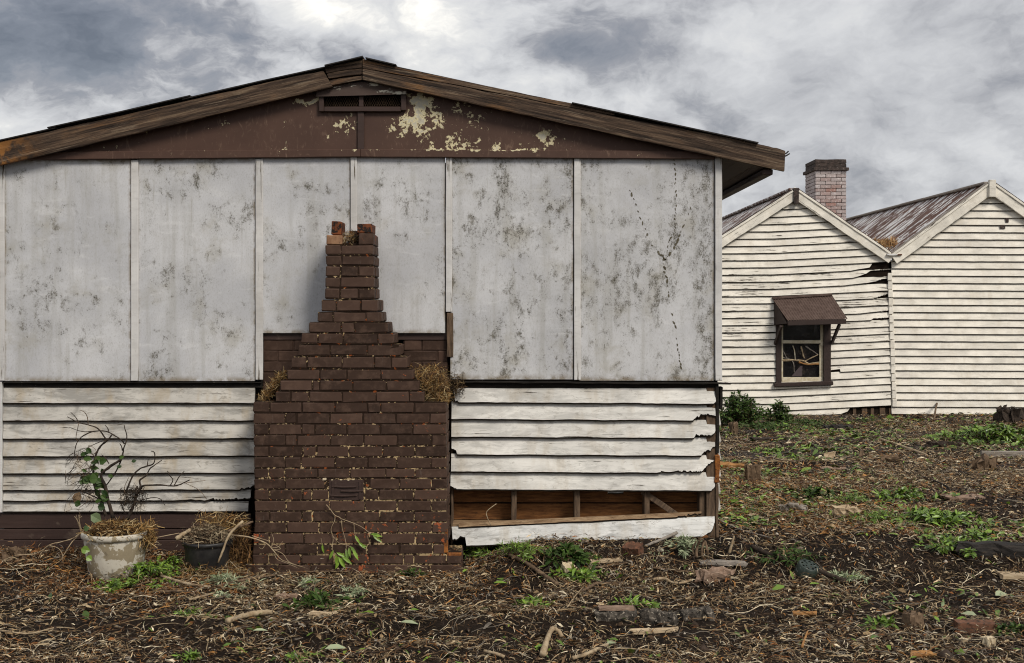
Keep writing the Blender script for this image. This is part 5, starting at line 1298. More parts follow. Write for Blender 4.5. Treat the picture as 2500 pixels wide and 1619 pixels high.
# ------------------------------------------------------------------ fallen branches, timber, stones
rd = random.Random(5)
def branch(label, pts, r0, r1, mat, name='fallen_branch', cat='branch', lifts=None, forks=(), group=None):
    """polyline in photo pixels laid on the ground; radii in photo pixels"""
    Q = []
    for i, (a, b) in enumerate(pts):
        q = G(a, b); l = lifts[i] if lifts else 0.0
        Q.append((q, l))
    sc = Q[0][0].y/F; base = Q[0][0].copy()
    r0 *= 1.15; r1 *= 1.15
    W_ = [q+Vector((0, 0, r0*sc*0.8+0.016+l)) for q, l in Q]
    root = None
    v, f = tubev(W_, r0*sc, r1*sc, 7, 5, 0.14, rd)
    if not forks:
        o = pydata(name, [Vector(p)-base for p in v], f, mat, Matrix.Translation(base), None, True); tag(o, label, cat, group); return o
    root = thing(name, label, cat, base, group); pydata('stem', v, f, mat, None, root, True)
    for fp, fr in forks:
        ww = [G(a, b)+Vector((0, 0, fr*sc+0.01*i)) for i, (a, b) in enumerate(fp)]
        v, f = tubev(ww, fr*sc, fr*sc*0.5, 6, 4, 0.14, rd); pydata('side_twig', v, f, mat, None, root, True)
    return root
branch('long dark branch lying diagonally beside the round plastic pot', [(1835, 1345), (1887, 1367), (1960, 1390), (2012, 1411), (2062, 1431)], 5.0, 6.0, M_bark, forks=[([(1960, 1390), (1990, 1385), (2005, 1378)], 1.6)])
branch('thin grey twig running out from the house corner', [(1750, 1276), (1808, 1301), (1850, 1312), (1884, 1322)], 2.0, 1.2, M_greywood, forks=[([(1808, 1301), (1850, 1298), (1880, 1305)], 1.0), ([(1775, 1286), (1800, 1310), (1822, 1330)], 1.0)])
branch('straight pale stick lying on the upper slope', [(2149, 1078), (2205, 1097), (2262, 1117)], 3.0, 2.6, M_palestick)
branch('short thick pale branch lying on dark soil at lower left', [(556, 1528), (607, 1513), (640, 1508), (666, 1507)], 6.5, 6.0, M_palestick)
branch('peeled branch lying below the ferny foliage', [(393, 1416), (446, 1432), (480, 1440), (513, 1443)], 3.6, 3.0, M_palestick)
branch('long dark branch lying along the foot of the chimney', [(530, 1441), (607, 1422), (661, 1415), (707, 1406), (780, 1404), (855, 1403)], 3.2, 1.6, M_bark_mid, forks=[([(661, 1415), (690, 1432), (720, 1445)], 1.4)])
branch('curved brown branch below the ferny foliage', [(386, 1455), (446, 1454), (489, 1469)], 3.6, 2.0, M_bark_mid)
branch('pale twig crossing the curved brown branch', [(462, 1474), (495, 1464), (523, 1457)], 2.6, 1.8, M_palestick)
branch('pale creeping vine across the soil at far left', [(0, 1549), (45, 1556), (82, 1556), (136, 1541), (182, 1544)], 2.2, 1.4, M_palestick)
branch('hooked pale root piece at the bottom edge', [(1325, 1612), (1334, 1584), (1347, 1563), (1362, 1562), (1372, 1568)], 7.0, 5.0, M_palestick, lifts=[0, 0.01, 0.03, 0.02, 0])
branch('mottled forked stick at the bottom edge', [(1398, 1618), (1436, 1607), (1462, 1594), (1484, 1585)], 4.6, 4.0, M_palestick, forks=[([(1443, 1602), (1447, 1588), (1450, 1573)], 3.2)])
branch('short pale stick left of the hooked root piece', [(1182, 1601), (1205, 1606), (1231, 1616)], 4.0, 3.4, M_palestick, forks=[([(1205, 1606), (1205, 1590)], 2.0)])
branch('dark branch slanting away from the slipped white board', [(1240, 1362), (1285, 1385), (1314, 1404), (1361, 1438)], 3.4, 4.4, M_bark_mid, forks=[([(1314, 1404), (1290, 1412), (1250, 1402)], 1.8), ([(1285, 1385), (1320, 1425), (1330, 1450)], 1.2)])
branch('bent brown branch above the edging stones', [(1420, 1455), (1457, 1434), (1485, 1433), (1516, 1432)], 3.4, 2.4, M_bark_mid, forks=[([(1516, 1432), (1540, 1450), (1550, 1465)], 1.4)])
branch('wavy tan root above the edging stones', [(1594, 1424), (1620, 1422), (1640, 1432), (1664, 1433), (1688, 1426)], 3.4, 2.6, M_palestick)
branch('thin brown branch below the broken brick', [(1434, 1396), (1493, 1390), (1541, 1380)], 2.4, 1.6, M_bark_mid)
branch('short dark stick in the litter below the chimney corner', [(1246, 1453), (1254, 1470), (1265, 1494)], 2.6, 2.0, M_bark_mid)
branch('dark stick lying below the chimney corner', [(1114, 1418), (1143, 1434), (1193, 1436)], 3.0, 2.2, M_bark)
branch('thin pale twig lying over the stone row', [(1345, 1478), (1400, 1490), (1452, 1497)], 1.6, 1.2, M_palestick)
branch('pale twig rising out of the litter below the cream stone', [(1385, 1490), (1405, 1462), (1425, 1440)], 1.6, 1.0, M_palestick)
branch('thin dark twig on the far slope beside the grey slab', [(2210, 1160), (2260, 1172), (2310, 1192), (2322, 1205)], 2.0, 1.4, M_bark)
branch('dark curved branch right of the thin dark twig', [(2340, 1157), (2375, 1166), (2418, 1163)], 2.6, 1.6, M_bark)
branch('thin upright twig against the plain cottage', [(2280, 1030), (2290, 1008), (2310, 999), (2330, 994)], 2.2, 1.4, M_bark_mid, lifts=[0, 0.22, 0.30, 0.36])
branch('brown vine twisting across the upper slope', [(1770, 1105), (1800, 1092), (1850, 1088), (1870, 1090), (1830, 1100)], 2.4, 1.6, M_bark_mid)
branch('long thin twig running to the right edge', [(2280, 1318), (2350, 1330), (2420, 1348), (2440, 1362)], 1.6, 1.2, M_bark_mid)
branch('pale twig crossing the litter in the lower right', [(2150, 1513), (2180, 1503), (2200, 1494)], 2.6, 2.0, M_palestick)
branch('reddish bark strip upright in the lower right litter', [(1958, 1590), (1965, 1570), (1972, 1550)], 3.2, 2.0, M_orangewood)
branch('brown twig below the house corner roots', [(1595, 1395), (1640, 1400), (1690, 1404)], 2.2, 1.6, M_bark_mid)
# sticks and roots that stand or lean
def freestick(name, label, cat, pts3, r0, r1, mat, sub=4):
    base = Vector(pts3[0]); v, f = tubev(pts3, r0, r1, 7, sub, 0.14, rd)
    o = pydata(name, [Vector(p)-base for p in v], f, mat, Matrix.Translation(base), None, True); return tag(o, label, cat)
q = G(1575, 1337); freestick('leaning_stick', 'grey split stick leaning on the slipped white board', 'stick', [q+Vector((0, 0, 0.01)), P(1615, 1317, (q.y+9.345)/2), P(1653, 1300, 9.345)], 0.010, 0.013, M_greywood)
roots = thing('tree_root', 'gnarled brown root coming up at the house corner', 'root', G(1712, 1362))
for pts in ([(1700, 1362), (1702, 1335), (1712, 1316), (1720, 1322)], [(1715, 1364), (1714, 1340), (1722, 1322), (1726, 1345)], [(1726, 1360), (1727, 1340), (1720, 1325)], [(1695, 1355), (1690, 1340), (1700, 1322)]):
    yb = WM[roots.name].translation.y
    v, f = tubev([P(a, b, yb+rd.uniform(-0.03, 0.03)) for a, b in pts], 0.011, 0.006, 6, 5, 0.15, rd); pydata('root_arm', v, f, M_bark_mid, None, roots, True)
q = G(1780, 1352); freestick('tree_root', 'pale curved root sticking out right of the house corner', 'root', [q, P(1785, 1335, q.y), P(1790, 1318, q.y), P(1792, 1308, q.y)], 0.012, 0.006, M_palestick)
# sticks around the black pot
freestick('dry_stick', 'forked pale stick hanging down over the front of the black pot', 'stick', [P(593, 1272, 8.80), P(561, 1304, 8.76), P(546, 1339, 8.74), P(533, 1374, 8.73)], 0.010, 0.007, M_palestick)
freestick('dry_stick', 'brown stick slanting from the black pot to the chimney', 'stick', [P(557, 1297, 8.80), P(590, 1284, 8.86), P(617, 1274, 8.92)], 0.010, 0.008, M_bark_mid)
freestick('dry_stick', 'cut pale stub resting on the rim of the black pot', 'stick', [P(430, 1316, 8.80), P(448, 1304, 8.83), P(464, 1294, 8.86)], 0.017, 0.014, M_palestick)
freestick('dry_stick', 'thin straight twig poking left out of the black pot', 'stick', [P(384, 1312, 8.75), P(410, 1307, 8.78), P(436, 1302, 8.82)], 0.003, 0.003, M_palestick)
dry = thing('dry_branch', 'pale dry branch reaching from the black pot across the chimney foot', 'branch', P(521, 1294, 8.84))
for pts, r0, r1 in (([(521, 1294), (557, 1305), (607, 1311), (650, 1327), (668, 1345), (690, 1368), (745, 1386)], 0.008, 0.002), ([(615, 1308), (640, 1316), (660, 1322)], 0.003, 0.002), ([(662, 1338), (668, 1318), (664, 1305)], 0.003, 0.0015), ([(664, 1340), (690, 1352), (706, 1372), (738, 1384)], 0.003, 0.0015), ([(662, 1338), (680, 1335), (690, 1322)], 0.003, 0.0012), ([(668, 1345), (676, 1365), (700, 1375), (730, 1388)], 0.0025, 0.001), ([(650, 1327), (640, 1340), (632, 1336)], 0.0025, 0.001), ([(668, 1342), (685, 1340), (672, 1330)], 0.004, 0.002)):
    v, f = tubev([P(a, b, 8.86+0.06*min(1, (a-521)/100)-rd.random()*0.02+(0.04 if a < 700 else 0.0)) for a, b in pts], r0, r1, 6, 4, 0.2, rd); pydata('twig', v, f, M_palestick, None, dry, True)
# dry vines left of the white pot
vn = thing('dry_vine', 'dry stringy vine trailing left from the white pot to the ground', 'vine', G(100, 1370))
for pts, r in (([(560, 1115), (500, 1160), (420, 1185), (340, 1205), (290, 1250), (260, 1300)], 0.0045), ([(550, 1130), (490, 1190), (445, 1260), (420, 1300)], 0.004), ([(360, 1200), (300, 1235), (230, 1270), (120, 1275), (0, 1320)], 0.0035), ([(330, 1210), (400, 1230), (430, 1290), (390, 1330), (310, 1390)], 0.003), ([(560, 1010), (530, 1040), (550, 1100), (520, 1000)], 0.003), ([(540, 1000), (545, 1060), (560, 1110)], 0.004), ([(510, 1010), (540, 1060), (552, 1120)], 0.003)):
    v, f = tubev([P(a/SX, 900+b/SX, 8.62+(0.30 if b < 1160 else 0.12)-rd.random()*0.03) for a, b in pts], r, r*0.6, 5, 4, 0.2, rd); pydata('strand', v, f, M_palestick, None, vn, True)
# chunks
def slabv(L, Wd, Hh, seed, jit=0.15, nx=8, ny=4, curl=0.0, ragged=0.0):
    """uneven block: a subdivided box pushed about by noise; curl bends it across, ragged splinters its ends"""
    bm = bmesh.new(); bmesh.ops.create_cube(bm, size=1.0)
    for ax, n in ((0, nx), (1, ny), (2, 2)):
        for k in range(1, n):
            c = [0, 0, 0]; c[ax] = -0.5+k/n; nn = [0, 0, 0]; nn[ax] = 1
            bmesh.ops.bisect_plane(bm, geom=bm.verts[:]+bm.edges[:]+bm.faces[:], plane_co=c, plane_no=nn)
    s = Vector((seed*7.3, seed*1.7, seed*3.3)); mnd = min(L, Wd, Hh)
    for v in bm.verts:
        p = v.co.copy(); e = abs(p.x)*2
        q = Vector((p.x*L, p.y*Wd, p.z*Hh))
        q += mn.noise_vector(q*6.0/max(L, 0.05)+s)*jit*mnd*1.2+mn.noise_vector(q*40+s)*jit*mnd*0.35
        if ragged and e > 0.7: q.x += (e-0.7)/0.3*L*ragged*mn.noise(Vector((p.y*9+seed, p.z*5, p.x*2)))
        if curl: q.z += curl*(p.y*2)**2*Wd
        v.co = q
    me = bpy.data.meshes.new('chunk'); bm.to_mesh(me); bm.free(); return me
def chunk(name, label, cat, px, py, L, Wd, Hh, rz, mat, seed, jit=0.15, curl=0.0, ragged=0.0, sink=0.3, rx=0.0, ry=0.0, group=None):
    g = G(px, py); me = slabv(L, Wd, Hh, seed, jit, 8, 4, curl, ragged)
    o = link(name, me, T(g.x, g.y, g.z+Hh*(0.5-sink), ry, R(rz), rx), None, mat); return tag(o, label, cat, group)
chunk('timber_block', 'pinkish split timber block lying below the house corner', 'timber', 1745, 1416, 0.27, 0.09, 0.075, 30, M_pinkwood, 1, 0.42, 0, 0.28, 0.12, 0.12)
chunk('timber_scrap', 'thin grey timber strip behind the pinkish block', 'timber', 1765, 1378, 0.34, 0.07, 0.025, -12, M_greywood, 2, 0.3, 0, 0.1, 0.1)
chunk('loose_brick', 'broken reddish brick lying under the slipped white board', 'brick', 1546, 1352, 0.13, 0.10, 0.075, -30, M_redbrick, 3, 0.10, 0, 0, 0.1, 0.3)
chunk('bark_strip', 'pale bark strip lying left of the broken brick', 'bark', 1480, 1376, 0.23, 0.05, 0.02, 12, M_palebark, 4, 0.3, 0.3, 0.15, 0.05)
chunk('cream_stone', 'cream ragged stone lying among drooping green leaves', 'stone', 1386, 1398, 0.09, 0.07, 0.06, 40, M_palestone, 5, 0.3, 0, 0, 0.1, 0.5)
chunk('edging_stone', 'flat edging stone with reddish top at the left of the stone row', 'stone', 1505, 1510, 0.26, 0.10, 0.060, 4, M_stone, 6, 0.38, 0, 0.06, 0.3)
chunk('edging_stone', 'dark middle edging stone of the stone row', 'stone', 1610, 1518, 0.22, 0.10, 0.085, -8, M_stone, 7, 0.38, 0, 0.06, 0.3)
chunk('edging_stone', 'dark edging stone at the right of the stone row', 'stone', 1702, 1512, 0.20, 0.10, 0.08, 7, M_stone, 8, 0.38, 0, 0.06, 0.3)
g = G(1505, 1505); o = link('stone_crust', slabv(0.22, 0.08, 0.014, 36, 0.3), T(g.x, g.y+0.01, g.z+0.048, 0, R(2)), None, M_pinkwood); tag(o, 'thin pinkish mortar crust on the left edging stone', 'mortar')
chunk('bark_strip', 'pale bark strip lying in front of the stone row', 'bark', 1600, 1547, 0.28, 0.045, 0.018, 10, M_palebark, 9, 0.4, 0.2, 0.15, 0.1)
chunk('timber_offcut', 'brown sawn offcut lying flat on the upper slope', 'timber', 2034, 1150, 0.26, 0.12, 0.04, -25, M_pinkwood, 10, 0.3, 0, 0.05, 0.1, 0.1)
chunk('bark_chunk', 'upright pale bark piece behind the sawn offcut', 'bark', 2025, 1122, 0.16, 0.10, 0.03, 20, M_palebark, 11, 0.3, 0.3, 0.1, -0.6, 1.1)
chunk('bark_chunk', 'pale crumpled bark left of the sprawling green cutting', 'bark', 2068, 1262, 0.22, 0.10, 0.05, 8, M_palebark, 12, 0.5, 0.4, 0.2, 0.1)
chunk('bark_chunk', 'grey twisted wood chunk on the slope behind the house corner', 'wood', 1938, 1252, 0.20, 0.09, 0.06, -40, M_greywood, 13, 0.45, 0.2, 0.2, 0.1)
chunk('stone_slab', 'flat pinkish slab lying on grey soil at right', 'stone', 2350, 1218, 0.34, 0.20, 0.03, 5, M_pinkwood, 14, 0.6, 0, 0.1, 0.25)
chunk('split_timber', 'orange split timber lying beside the house corner', 'timber', 1790, 1145, 0.36, 0.10, 0.05, -28, M_orangewood, 15, 0.35, 0.1, 0.25, 0.05, 0.2)
chunk('tree_stump', 'small torn brown stump next to the orange split timber', 'stump', 1836, 1178, 0.13, 0.12, 0.20, 10, M_bark_mid, 16, 0.25, 0, 0.1, 0.15)
chunk('bark_curl', 'curled grey bark standing behind the sawn offcut', 'bark', 2106, 1118, 0.20, 0.08, 0.02, 60, M_bark_mid, 17, 0.5, 0.7, 0.25, -0.4, 0.4)
chunk('bark_curl', 'curled grey bark lying below the straight pale stick', 'bark', 2175, 1130, 0.22, 0.08, 0.02, 20, M_bark_mid, 18, 0.5, 0.7, 0.25, -0.2, 0.2)
chunk('timber_plank', 'pale board end poking in at the right edge', 'timber', 2490, 1412, 0.28, 0.13, 0.03, -6, M_palebark, 19, 0.12, 0, 0.05, 0.1)
chunk('loose_brick', 'reddish brick half buried at lower right', 'brick', 2380, 1540, 0.23, 0.10, 0.07, -4, M_redbrick, 20, 0.10, 0, 0.02, 0.2)
chunk('ochre_stone', 'ochre stone standing at lower right beside the half buried brick', 'stone', 2228, 1532, 0.11, 0.09, 0.10, 30, M_bark_mid, 21, 0.25, 0, 0, 0.15)
chunk('pale_stone', 'small pale stone below the half buried brick', 'stone', 2414, 1576, 0.06, 0.05, 0.055, 30, M_palestone, 22, 0.3, 0, 0, 0.15)
chunk('pale_stone', 'tiny pale chip left of the small pale stone', 'stone', 2352, 1568, 0.06, 0.035, 0.025, 30, M_palestone, 23, 0.3, 0, 0, 0.1)
chunk('charred_log', 'charred black log lying at the right edge', 'log', 2440, 1352, 0.62, 0.11, 0.10, -7, M_charred, 24, 0.25, 0, 0.1, 0.2)
chunk('timber_plank', 'grey squared plank poking in at the upper right', 'timber', 2470, 1117, 0.75, 0.09, 0.085, -6, M_greywood, 25, 0.06, 0, 0.01, 0.1)
chunk('bark_log', 'dark rough log on the far slope behind the pale stick', 'log', 2305, 1094, 0.42, 0.12, 0.10, -6, M_bark, 26, 0.35, 0, 0.15, 0.2)
chunk('bark_log', 'dark broken stump piece below the grey squared plank', 'log', 2402, 1150, 0.28, 0.16, 0.17, 40, M_bark_mid, 27, 0.4, 0, 0.2, 0.15)
chunk('dead_stump', 'dark uprooted stump against the plain cottage at right', 'stump', 2466, 1030, 0.40, 0.30, 0.26, 15, M_bark, 28, 0.4, 0, 0.2, 0.1)
chunk('dead_stump', 'torn dark stump left of the leafy bush corner', 'stump', 1790, 1062, 0.10, 0.10, 0.22, 15, M_bark_mid, 29, 0.4, 0, 0.3, 0.1)
chunk('bark_log', 'black rotten log below the foliage along the cottage', 'log', 2045, 1050, 0.50, 0.14, 0.10, 4, M_charred, 30, 0.3, 0, 0.1, 0.2)
chunk('bark_log', 'flat dark log lying on grey soil beyond the house corner', 'log', 1880, 1078, 0.50, 0.12, 0.07, 5, M_bark, 31, 0.3, 0, 0.15, 0.2)
chunk('bark_chip', 'pale chip lying in front of the chimney footing at right', 'bark', 790, 1508, 0.17, 0.05, 0.02, 8, M_palebark, 32, 0.4, 0.3, 0.2, 0.1)
chunk('bark_chip', 'pink bark chip lying left of the pale chip', 'bark', 700, 1466, 0.13, 0.07, 0.02, 8, M_pinkwood, 33, 0.4, 0.3, 0.2, 0.1)
chunk('rock', 'brown clod at the foot of the base planks at far left', 'clod', 35, 1372, 0.14, 0.10, 0.10, 10, M_bark_mid, 34, 0.4, 0, 0.1, 0.1)
chunk('dry_leaf', 'yellow brown curled leaf lying in the lower right litter', 'leaf', 1965, 1508, 0.14, 0.05, 0.012, -5, M_orangewood, 35, 0.4, 0.4, 0.1, -0.2)
chunk('dry_leaf', 'orange leaf lying at the bottom edge', 'leaf', 2254, 1610, 0.13, 0.06, 0.012, 5, M_orangewood, 37, 0.4, 0.4, 0.1, -0.2)
for (px, py, L, wd, a, lab, m) in ((2450, 1466, 0.11, 0.085, 0.3, 'large pale green leaf lying at lower right', M_leaf_grey), (2404, 1515, 0.10, 0.06, 2.6, 'blue green leaf lying above the half buried brick', M_leaf_grey), (820, 1598, 0.13, 0.06, 0.2, 'pale green leaf lying at the bottom edge left of centre', M_leaf_grey), (1495, 1585, 0.07, 0.04, 0.4, 'pale green leaf on the tip of the forked stick', M_leaf_grey), (1945, 1290, 0.07, 0.05, 1.2, 'single round green leaf on the litter beside the grey wood chunk', M_leaf), (1000, 1532, 0.12, 0.04, -0.3, 'blue green leaf on the soil below the chimney', M_leaf_grey), (1012, 1502, 0.06, 0.03, 0.3, 'small green leaf below the chimney corner', M_leaf), (1222, 1434, 0.10, 0.04, 0.1, 'flat green leaf right of the chimney corner', M_leaf), (635, 1552, 0.09, 0.03, 0.1, 'thin green leaf under the short thick pale branch', M_leaf_grey), (1990, 1437, 0.08, 0.03, 0.2, 'green leaf below the long dark branch', M_leaf), (2085, 1420, 0.08, 0.03, -0.2, 'green leaf beyond the tip of the long dark branch', M_leaf)):
    g = G(px, py); v, f = leafv((-L/2, 0, 0), (math.cos(a)*1.0, math.sin(a), 0.15), (0, -0.3, 1), L, wd, 0.15, 0.2)
    o = pydata('fallen_leaf', v, f, m, Matrix.Translation(g+Vector((0, 0, 0.03))), None, tint=[(rd.uniform(0.5, 1.0),)*3]*len(v)); tag(o, lab, 'leaf')
# upturned plastic pot with drain holes
g = G(1964, 1400); up3 = thing('upturned_pot', 'dark green upturned plastic pot with drain holes in its base', 'pot', g+Vector((0, 0, -0.03)))
Mq = T(g.x, g.y, g.z-0.03, 0.10, 0.3, 0.42)
v, f = lathe([(0.088, 0.0), (0.082, 0.06), (0.076, 0.105), (0.070, 0.110)], 28); pydata('body', v, f[:-1], M_greenplastic, Mq, up3, True)
vv = [(0, 0, 0.108)]; ff = []; nseg = 48
for j, r in enumerate((0.018, 0.030, 0.042, 0.056, 0.071)):
    for k in range(nseg): vv.append((r*math.cos(2*math.pi*k/nseg), r*math.sin(2*math.pi*k/nseg), 0.108))
for k in range(nseg): ff.append((0, 1+k, 1+(k+1) % nseg))
for j in range(4):
    for k in range(nseg):
        if (j == 2 and k % 6 < 3) or (j == 0 and k % 12 < 4): continue
        k2 = (k+1) % nseg; a = 1+j*nseg; b = a+nseg; ff.append((a+k, b+k, b+k2, a+k2))
pydata('base_disc', vv, ff, M_greenplastic, Mq, up3)

# ------------------------------------------------------------------ the litter that covers the yard
rng = np.random.default_rng(7)
PAL = np.array([(0.34, 0.235, 0.125), (0.56, 0.43, 0.26), (0.17, 0.105, 0.055), (0.085, 0.047, 0.023), (0.030, 0.018, 0.011), (0.25, 0.10, 0.030), (0.44, 0.21, 0.06), (0.24, 0.205, 0.165), (0.76, 0.65, 0.46)])
def in_walls(x, y):
    a = (y > 9.36) & (y < 14.6) & (x > WL-0.05) & (x < WR+0.01)
    b = (x > X(603, 9.0)) & (x < X(1126, 9.0)) & (y > 8.97) & (y < 9.5)
    c = y > YD-0.03
    d = ((x-g0.x)**2+(y-g0.y)**2 < 0.19**2) | ((x-g1.x)**2+(y-g1.y)**2 < 0.15**2)
    return a | b | c | d
def scatter(n, y0, y1, pad=1.3):
    """points over the strip of yard between two distances, a little wider than the view"""
    y = np.sqrt(rng.uniform(y0**2, y1**2, n)); lo = -0.425*y-pad; hi = 0.425*y+pad
    lo = np.where(y > 9.5, np.maximum(lo, WR-0.1), lo)
    x = lo+(hi-lo)*rng.random(n); k = ~in_walls(x, y); return x[k], y[k]
def shards(x, y, L, wd, col, lift, bend, tiltz):
    """thin bent strips of three stations, two quads each"""
    n = len(x); a = rng.uniform(0, 2*np.pi, n); d = np.stack([np.cos(a), np.sin(a), rng.normal(0, tiltz, n)], 1)
    s = np.stack([-np.sin(a), np.cos(a), rng.normal(0, 0.5, n)], 1)*(wd*0.5)[:, None]
    c = np.stack([x, y, np.zeros(n)], 1); side = np.stack([-np.sin(a), np.cos(a), np.zeros(n)], 1)*(rng.normal(0, bend, n)*L)[:, None]
    out = []
    for t, q in ((-0.5, 0.35), (0.0, 1.0), (0.5, 0.35)):
        p = c+d*(L*t)[:, None]*np.array([1, 1, 0])+side*(1-4*t*t)
        p[:, 2] = terrain(p[:, 0], p[:, 1])+lift+d[:, 2]*L*t+0.10*L*(1-4*t*t)*(tiltz > 0.1)
        out += [p-s*q, p+s*q]
    V = np.stack(out, 1).reshape(-1, 3); b = np.arange(n)[:, None]*6
    Q = np.concatenate([b+np.array([0, 1, 3, 2]), b+np.array([2, 3, 5, 4])], 1).reshape(-1, 4)
    return V, Q, np.repeat(col, 6, axis=0)
def colours(x, y, n):
    w_ = rng.random(n); o_ = fbm(x*0.8+3, y*0.8, 40, 3); idx = rng.choice(9, n, p=[0.17, 0.14, 0.14, 0.15, 0.15, 0.05, 0.03, 0.08, 0.09])
    idx = np.where((o_ > 0.52) & (w_ < 0.20), rng.choice([5, 6, 3], n), idx)
    warm = (x < -1.9) & (y > 8.2) & (w_ < 0.40); idx = np.where(warm, rng.choice([5, 6, 3, 5], n), idx)
    org = (x > WR) & (x < 3.6) & (y > 9.4) & (y < 14.5) & (w_ < 0.34); idx = np.where(org, rng.choice([5, 6, 6, 1, 5], n), idx)
    return PAL[idx]*rng.uniform(0.55, 1.2, n)[:, None]
BARE = [(G(a, b).x, G(a, b).y, c, d) for a, b, c, d in ((1830, 1500, 0.55, 0.30), (1650, 1560, 0.5, 0.16), (420, 1530, 0.55, 0.2), (760, 1570, 0.4, 0.15), (1150, 1545, 0.5, 0.14), (2420, 1230, 0.6, 0.9))]
VV, QQ, CC = [], [], []
def addp(V, Q, C):
    QQ.append(Q+sum(len(q) for q in VV)); VV.append(V); CC.append(C)
for (n, y0, y1, sc) in ((118000, 6.0, 9.4, 1.0), (9000, 4.6, 6.0, 1.0), (26000, 8.4, 9.6, 1.0), (95000, 9.4, 14.0, 1.15), (70000, 14.0, 23.9, 1.5)):
    x, y = scatter(n, y0, y1)
    dn = fbm(x*1.1, y*1.6, 17, 4); keep = rng.random(len(x)) < np.clip((dn-0.28)*3.0, 0.20, 1.0)
    bare = sst(np.abs(y-7.55), 0.28, 0.05)*(1-sst(x, 0.4, 1.8)); keep &= rng.random(len(x)) > bare*0.55
    for bx, by, ax_, ay_ in BARE: keep &= rng.random(len(x)) > 0.8*np.exp(-(((x-bx)/ax_)**2+((y-by)/ay_)**2))
    x, y = x[keep], y[keep]; n = len(x)
    L = rng.lognormal(np.log(0.046*sc), 0.45, n); wd = rng.lognormal(np.log(0.0042*sc), 0.40, n)
    addp(*shards(x, y, L, wd, colours(x, y, n), rng.exponential(0.014, n)+0.002, 0.16, 0.26))
n = 9000; y = np.sqrt(rng.uniform(9.4**2, 16.0**2, n)); x = rng.uniform(-9.5, WL-0.06, n)
L = rng.lognormal(np.log(0.06), 0.45, n); wd = rng.lognormal(np.log(0.006), 0.4, n)
addp(*shards(x, y, L, wd, colours(x, y, n), rng.exponential(0.014, n)+0.002, 0.16, 0.26))
# wider flakes of bark and dead leaf
for (n, y0, y1, sc) in ((6000, 5.0, 9.4, 0.9), (8000, 9.4, 15.0, 1.0), (8000, 15.0, 23.9, 1.3)):
    x, y = scatter(n, y0, y1); n = len(x)
    L = rng.lognormal(np.log(0.034*sc), 0.38, n); wd = L*rng.uniform(0.22, 0.5, n)
    addp(*shards(x, y, L, wd, colours(x, y, n), rng.exponential(0.008, n)+0.004, 0.06, 0.18))
o = link('leaf_litter', fast_mesh('leaf_litter', np.concatenate(VV), np.concatenate(QQ), M_litter, np.concatenate(CC)), Matrix.Identity(4), None)
tag(o, 'dry brown twigs needles and bark flakes strewn over the yard', 'leaf litter', kind='stuff')
# scattered green leaves, thicker in patches
VV, QQ, CC = [], [], []
for (n, y0, y1, sc) in ((2600, 5.5, 9.4, 1.0), (16000, 9.4, 15.0, 1.1), (14000, 15.0, 23.9, 1.4)):
    x, y = scatter(n, y0, y1); dn = fbm(x*0.75+9, y*0.75, 61, 3)
    keep = rng.random(len(x)) < np.clip((dn-0.40)*4.5, 0.03, 1); x, y = x[keep], y[keep]; n = len(x)
    L = rng.lognormal(np.log(0.048*sc), 0.35, n); wd = L*rng.uniform(0.2, 0.42, n)
    addp(*shards(x, y, L, wd, np.repeat(rng.random(n)[:, None], 3, 1), rng.exponential(0.012, n)+0.006, 0.06, 0.3))
o = link('leaf_litter', fast_mesh('leaf_litter', np.concatenate(VV), np.concatenate(QQ), M_leaf, np.concatenate(CC)), Matrix.Identity(4), None)
tag(o, 'loose green leaves scattered over the slope and litter', 'leaves', kind='stuff')
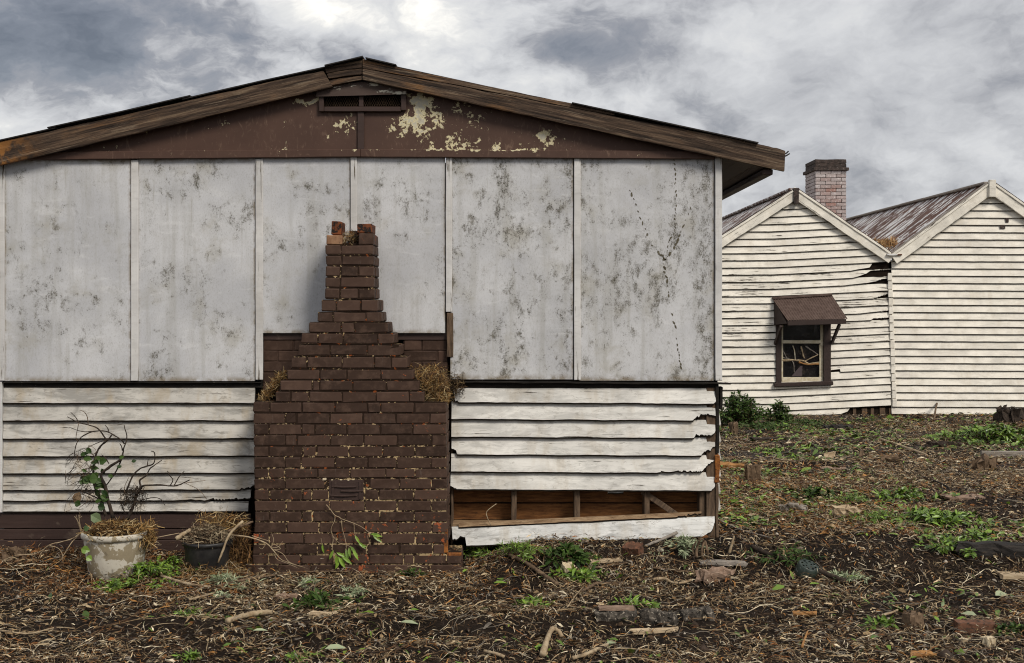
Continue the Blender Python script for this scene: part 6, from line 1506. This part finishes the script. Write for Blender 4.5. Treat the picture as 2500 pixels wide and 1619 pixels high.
# long thin twigs tangled through the litter
VV, QQ, CC = [], [], []
TW, TF, TC = [], [], []
for k in range(1300):
    far = k > 800
    y = math.sqrt(random.Random(k).uniform(6.0**2, 9.3**2)) if not far else math.sqrt(rd.uniform(9.5**2, 21**2))
    x = rd.uniform(-0.43*y-0.5, 0.43*y+0.5) if not far else rd.uniform(WR+0.05, 0.43*y+0.6)
    if in_walls(np.array([x]), np.array([y]))[0]: continue
    L = rd.uniform(0.12, 0.42)*(1.25 if far else 1); a = rd.uniform(0, 2*math.pi); pts = []; px_, py_ = x, y
    for q in range(5):
        pts.append((px_, py_, H(px_, py_)+0.010+rd.random()*0.022)); a += rd.gauss(0, 0.35); px_ += math.cos(a)*L/4; py_ += math.sin(a)*L/4
    if in_walls(np.array([px_]), np.array([py_]))[0]: continue
    r = rd.uniform(0.0014, 0.0042)*(1.3 if far else 1); v, f = tubev(pts, r, r*0.6, 4, 2, 0.2, rd)
    i = len(TW); TW += v; TF += [tuple(q+i for q in p) for p in f]; c = PAL[rd.choice((0, 1, 2, 3, 3, 4, 7, 8))]*rd.uniform(0.6, 1.1); TC += [tuple(c)]*len(v)
o = pydata('twig_litter', TW, TF, M_litter, None, None, tint=TC)
tag(o, 'thin dry twigs tangled through the litter', 'twigs', kind='stuff')
# crumbs of soil
n = 16000; x, y = scatter(n, 5.5, 13.0); n = len(x); r = rng.lognormal(np.log(0.007), 0.5, n); z = terrain(x, y)
dirs = np.array([(1, 0, 0), (0, 1, 0), (-1, 0, 0), (0, -1, 0), (0, 0, 1), (0, 0, -1)], float)
V = np.stack([x, y, z+r*0.3], 1)[:, None, :]+dirs[None]*(r[:, None, None]*rng.uniform(0.6, 1.3, (n, 6, 1)))
tri = np.array([(0, 1, 4), (1, 2, 4), (2, 3, 4), (3, 0, 4), (1, 0, 5), (2, 1, 5), (3, 2, 5), (0, 3, 5)])
col = np.where((rng.random(n) < 0.05)[:, None], np.array([(0.5, 0.44, 0.36)]), np.array([(0.042, 0.028, 0.020)])*rng.uniform(0.5, 1.5, n)[:, None])
o = link('soil_crumbs', fast_mesh('soil_crumbs', V.reshape(-1, 3), (tri[None]+np.arange(n)[:, None, None]*6).reshape(-1, 3), M_litter, np.repeat(col, 6, axis=0)), Matrix.Identity(4), None)
tag(o, 'crumbs of dark soil and grit on the ground', 'soil', kind='stuff')
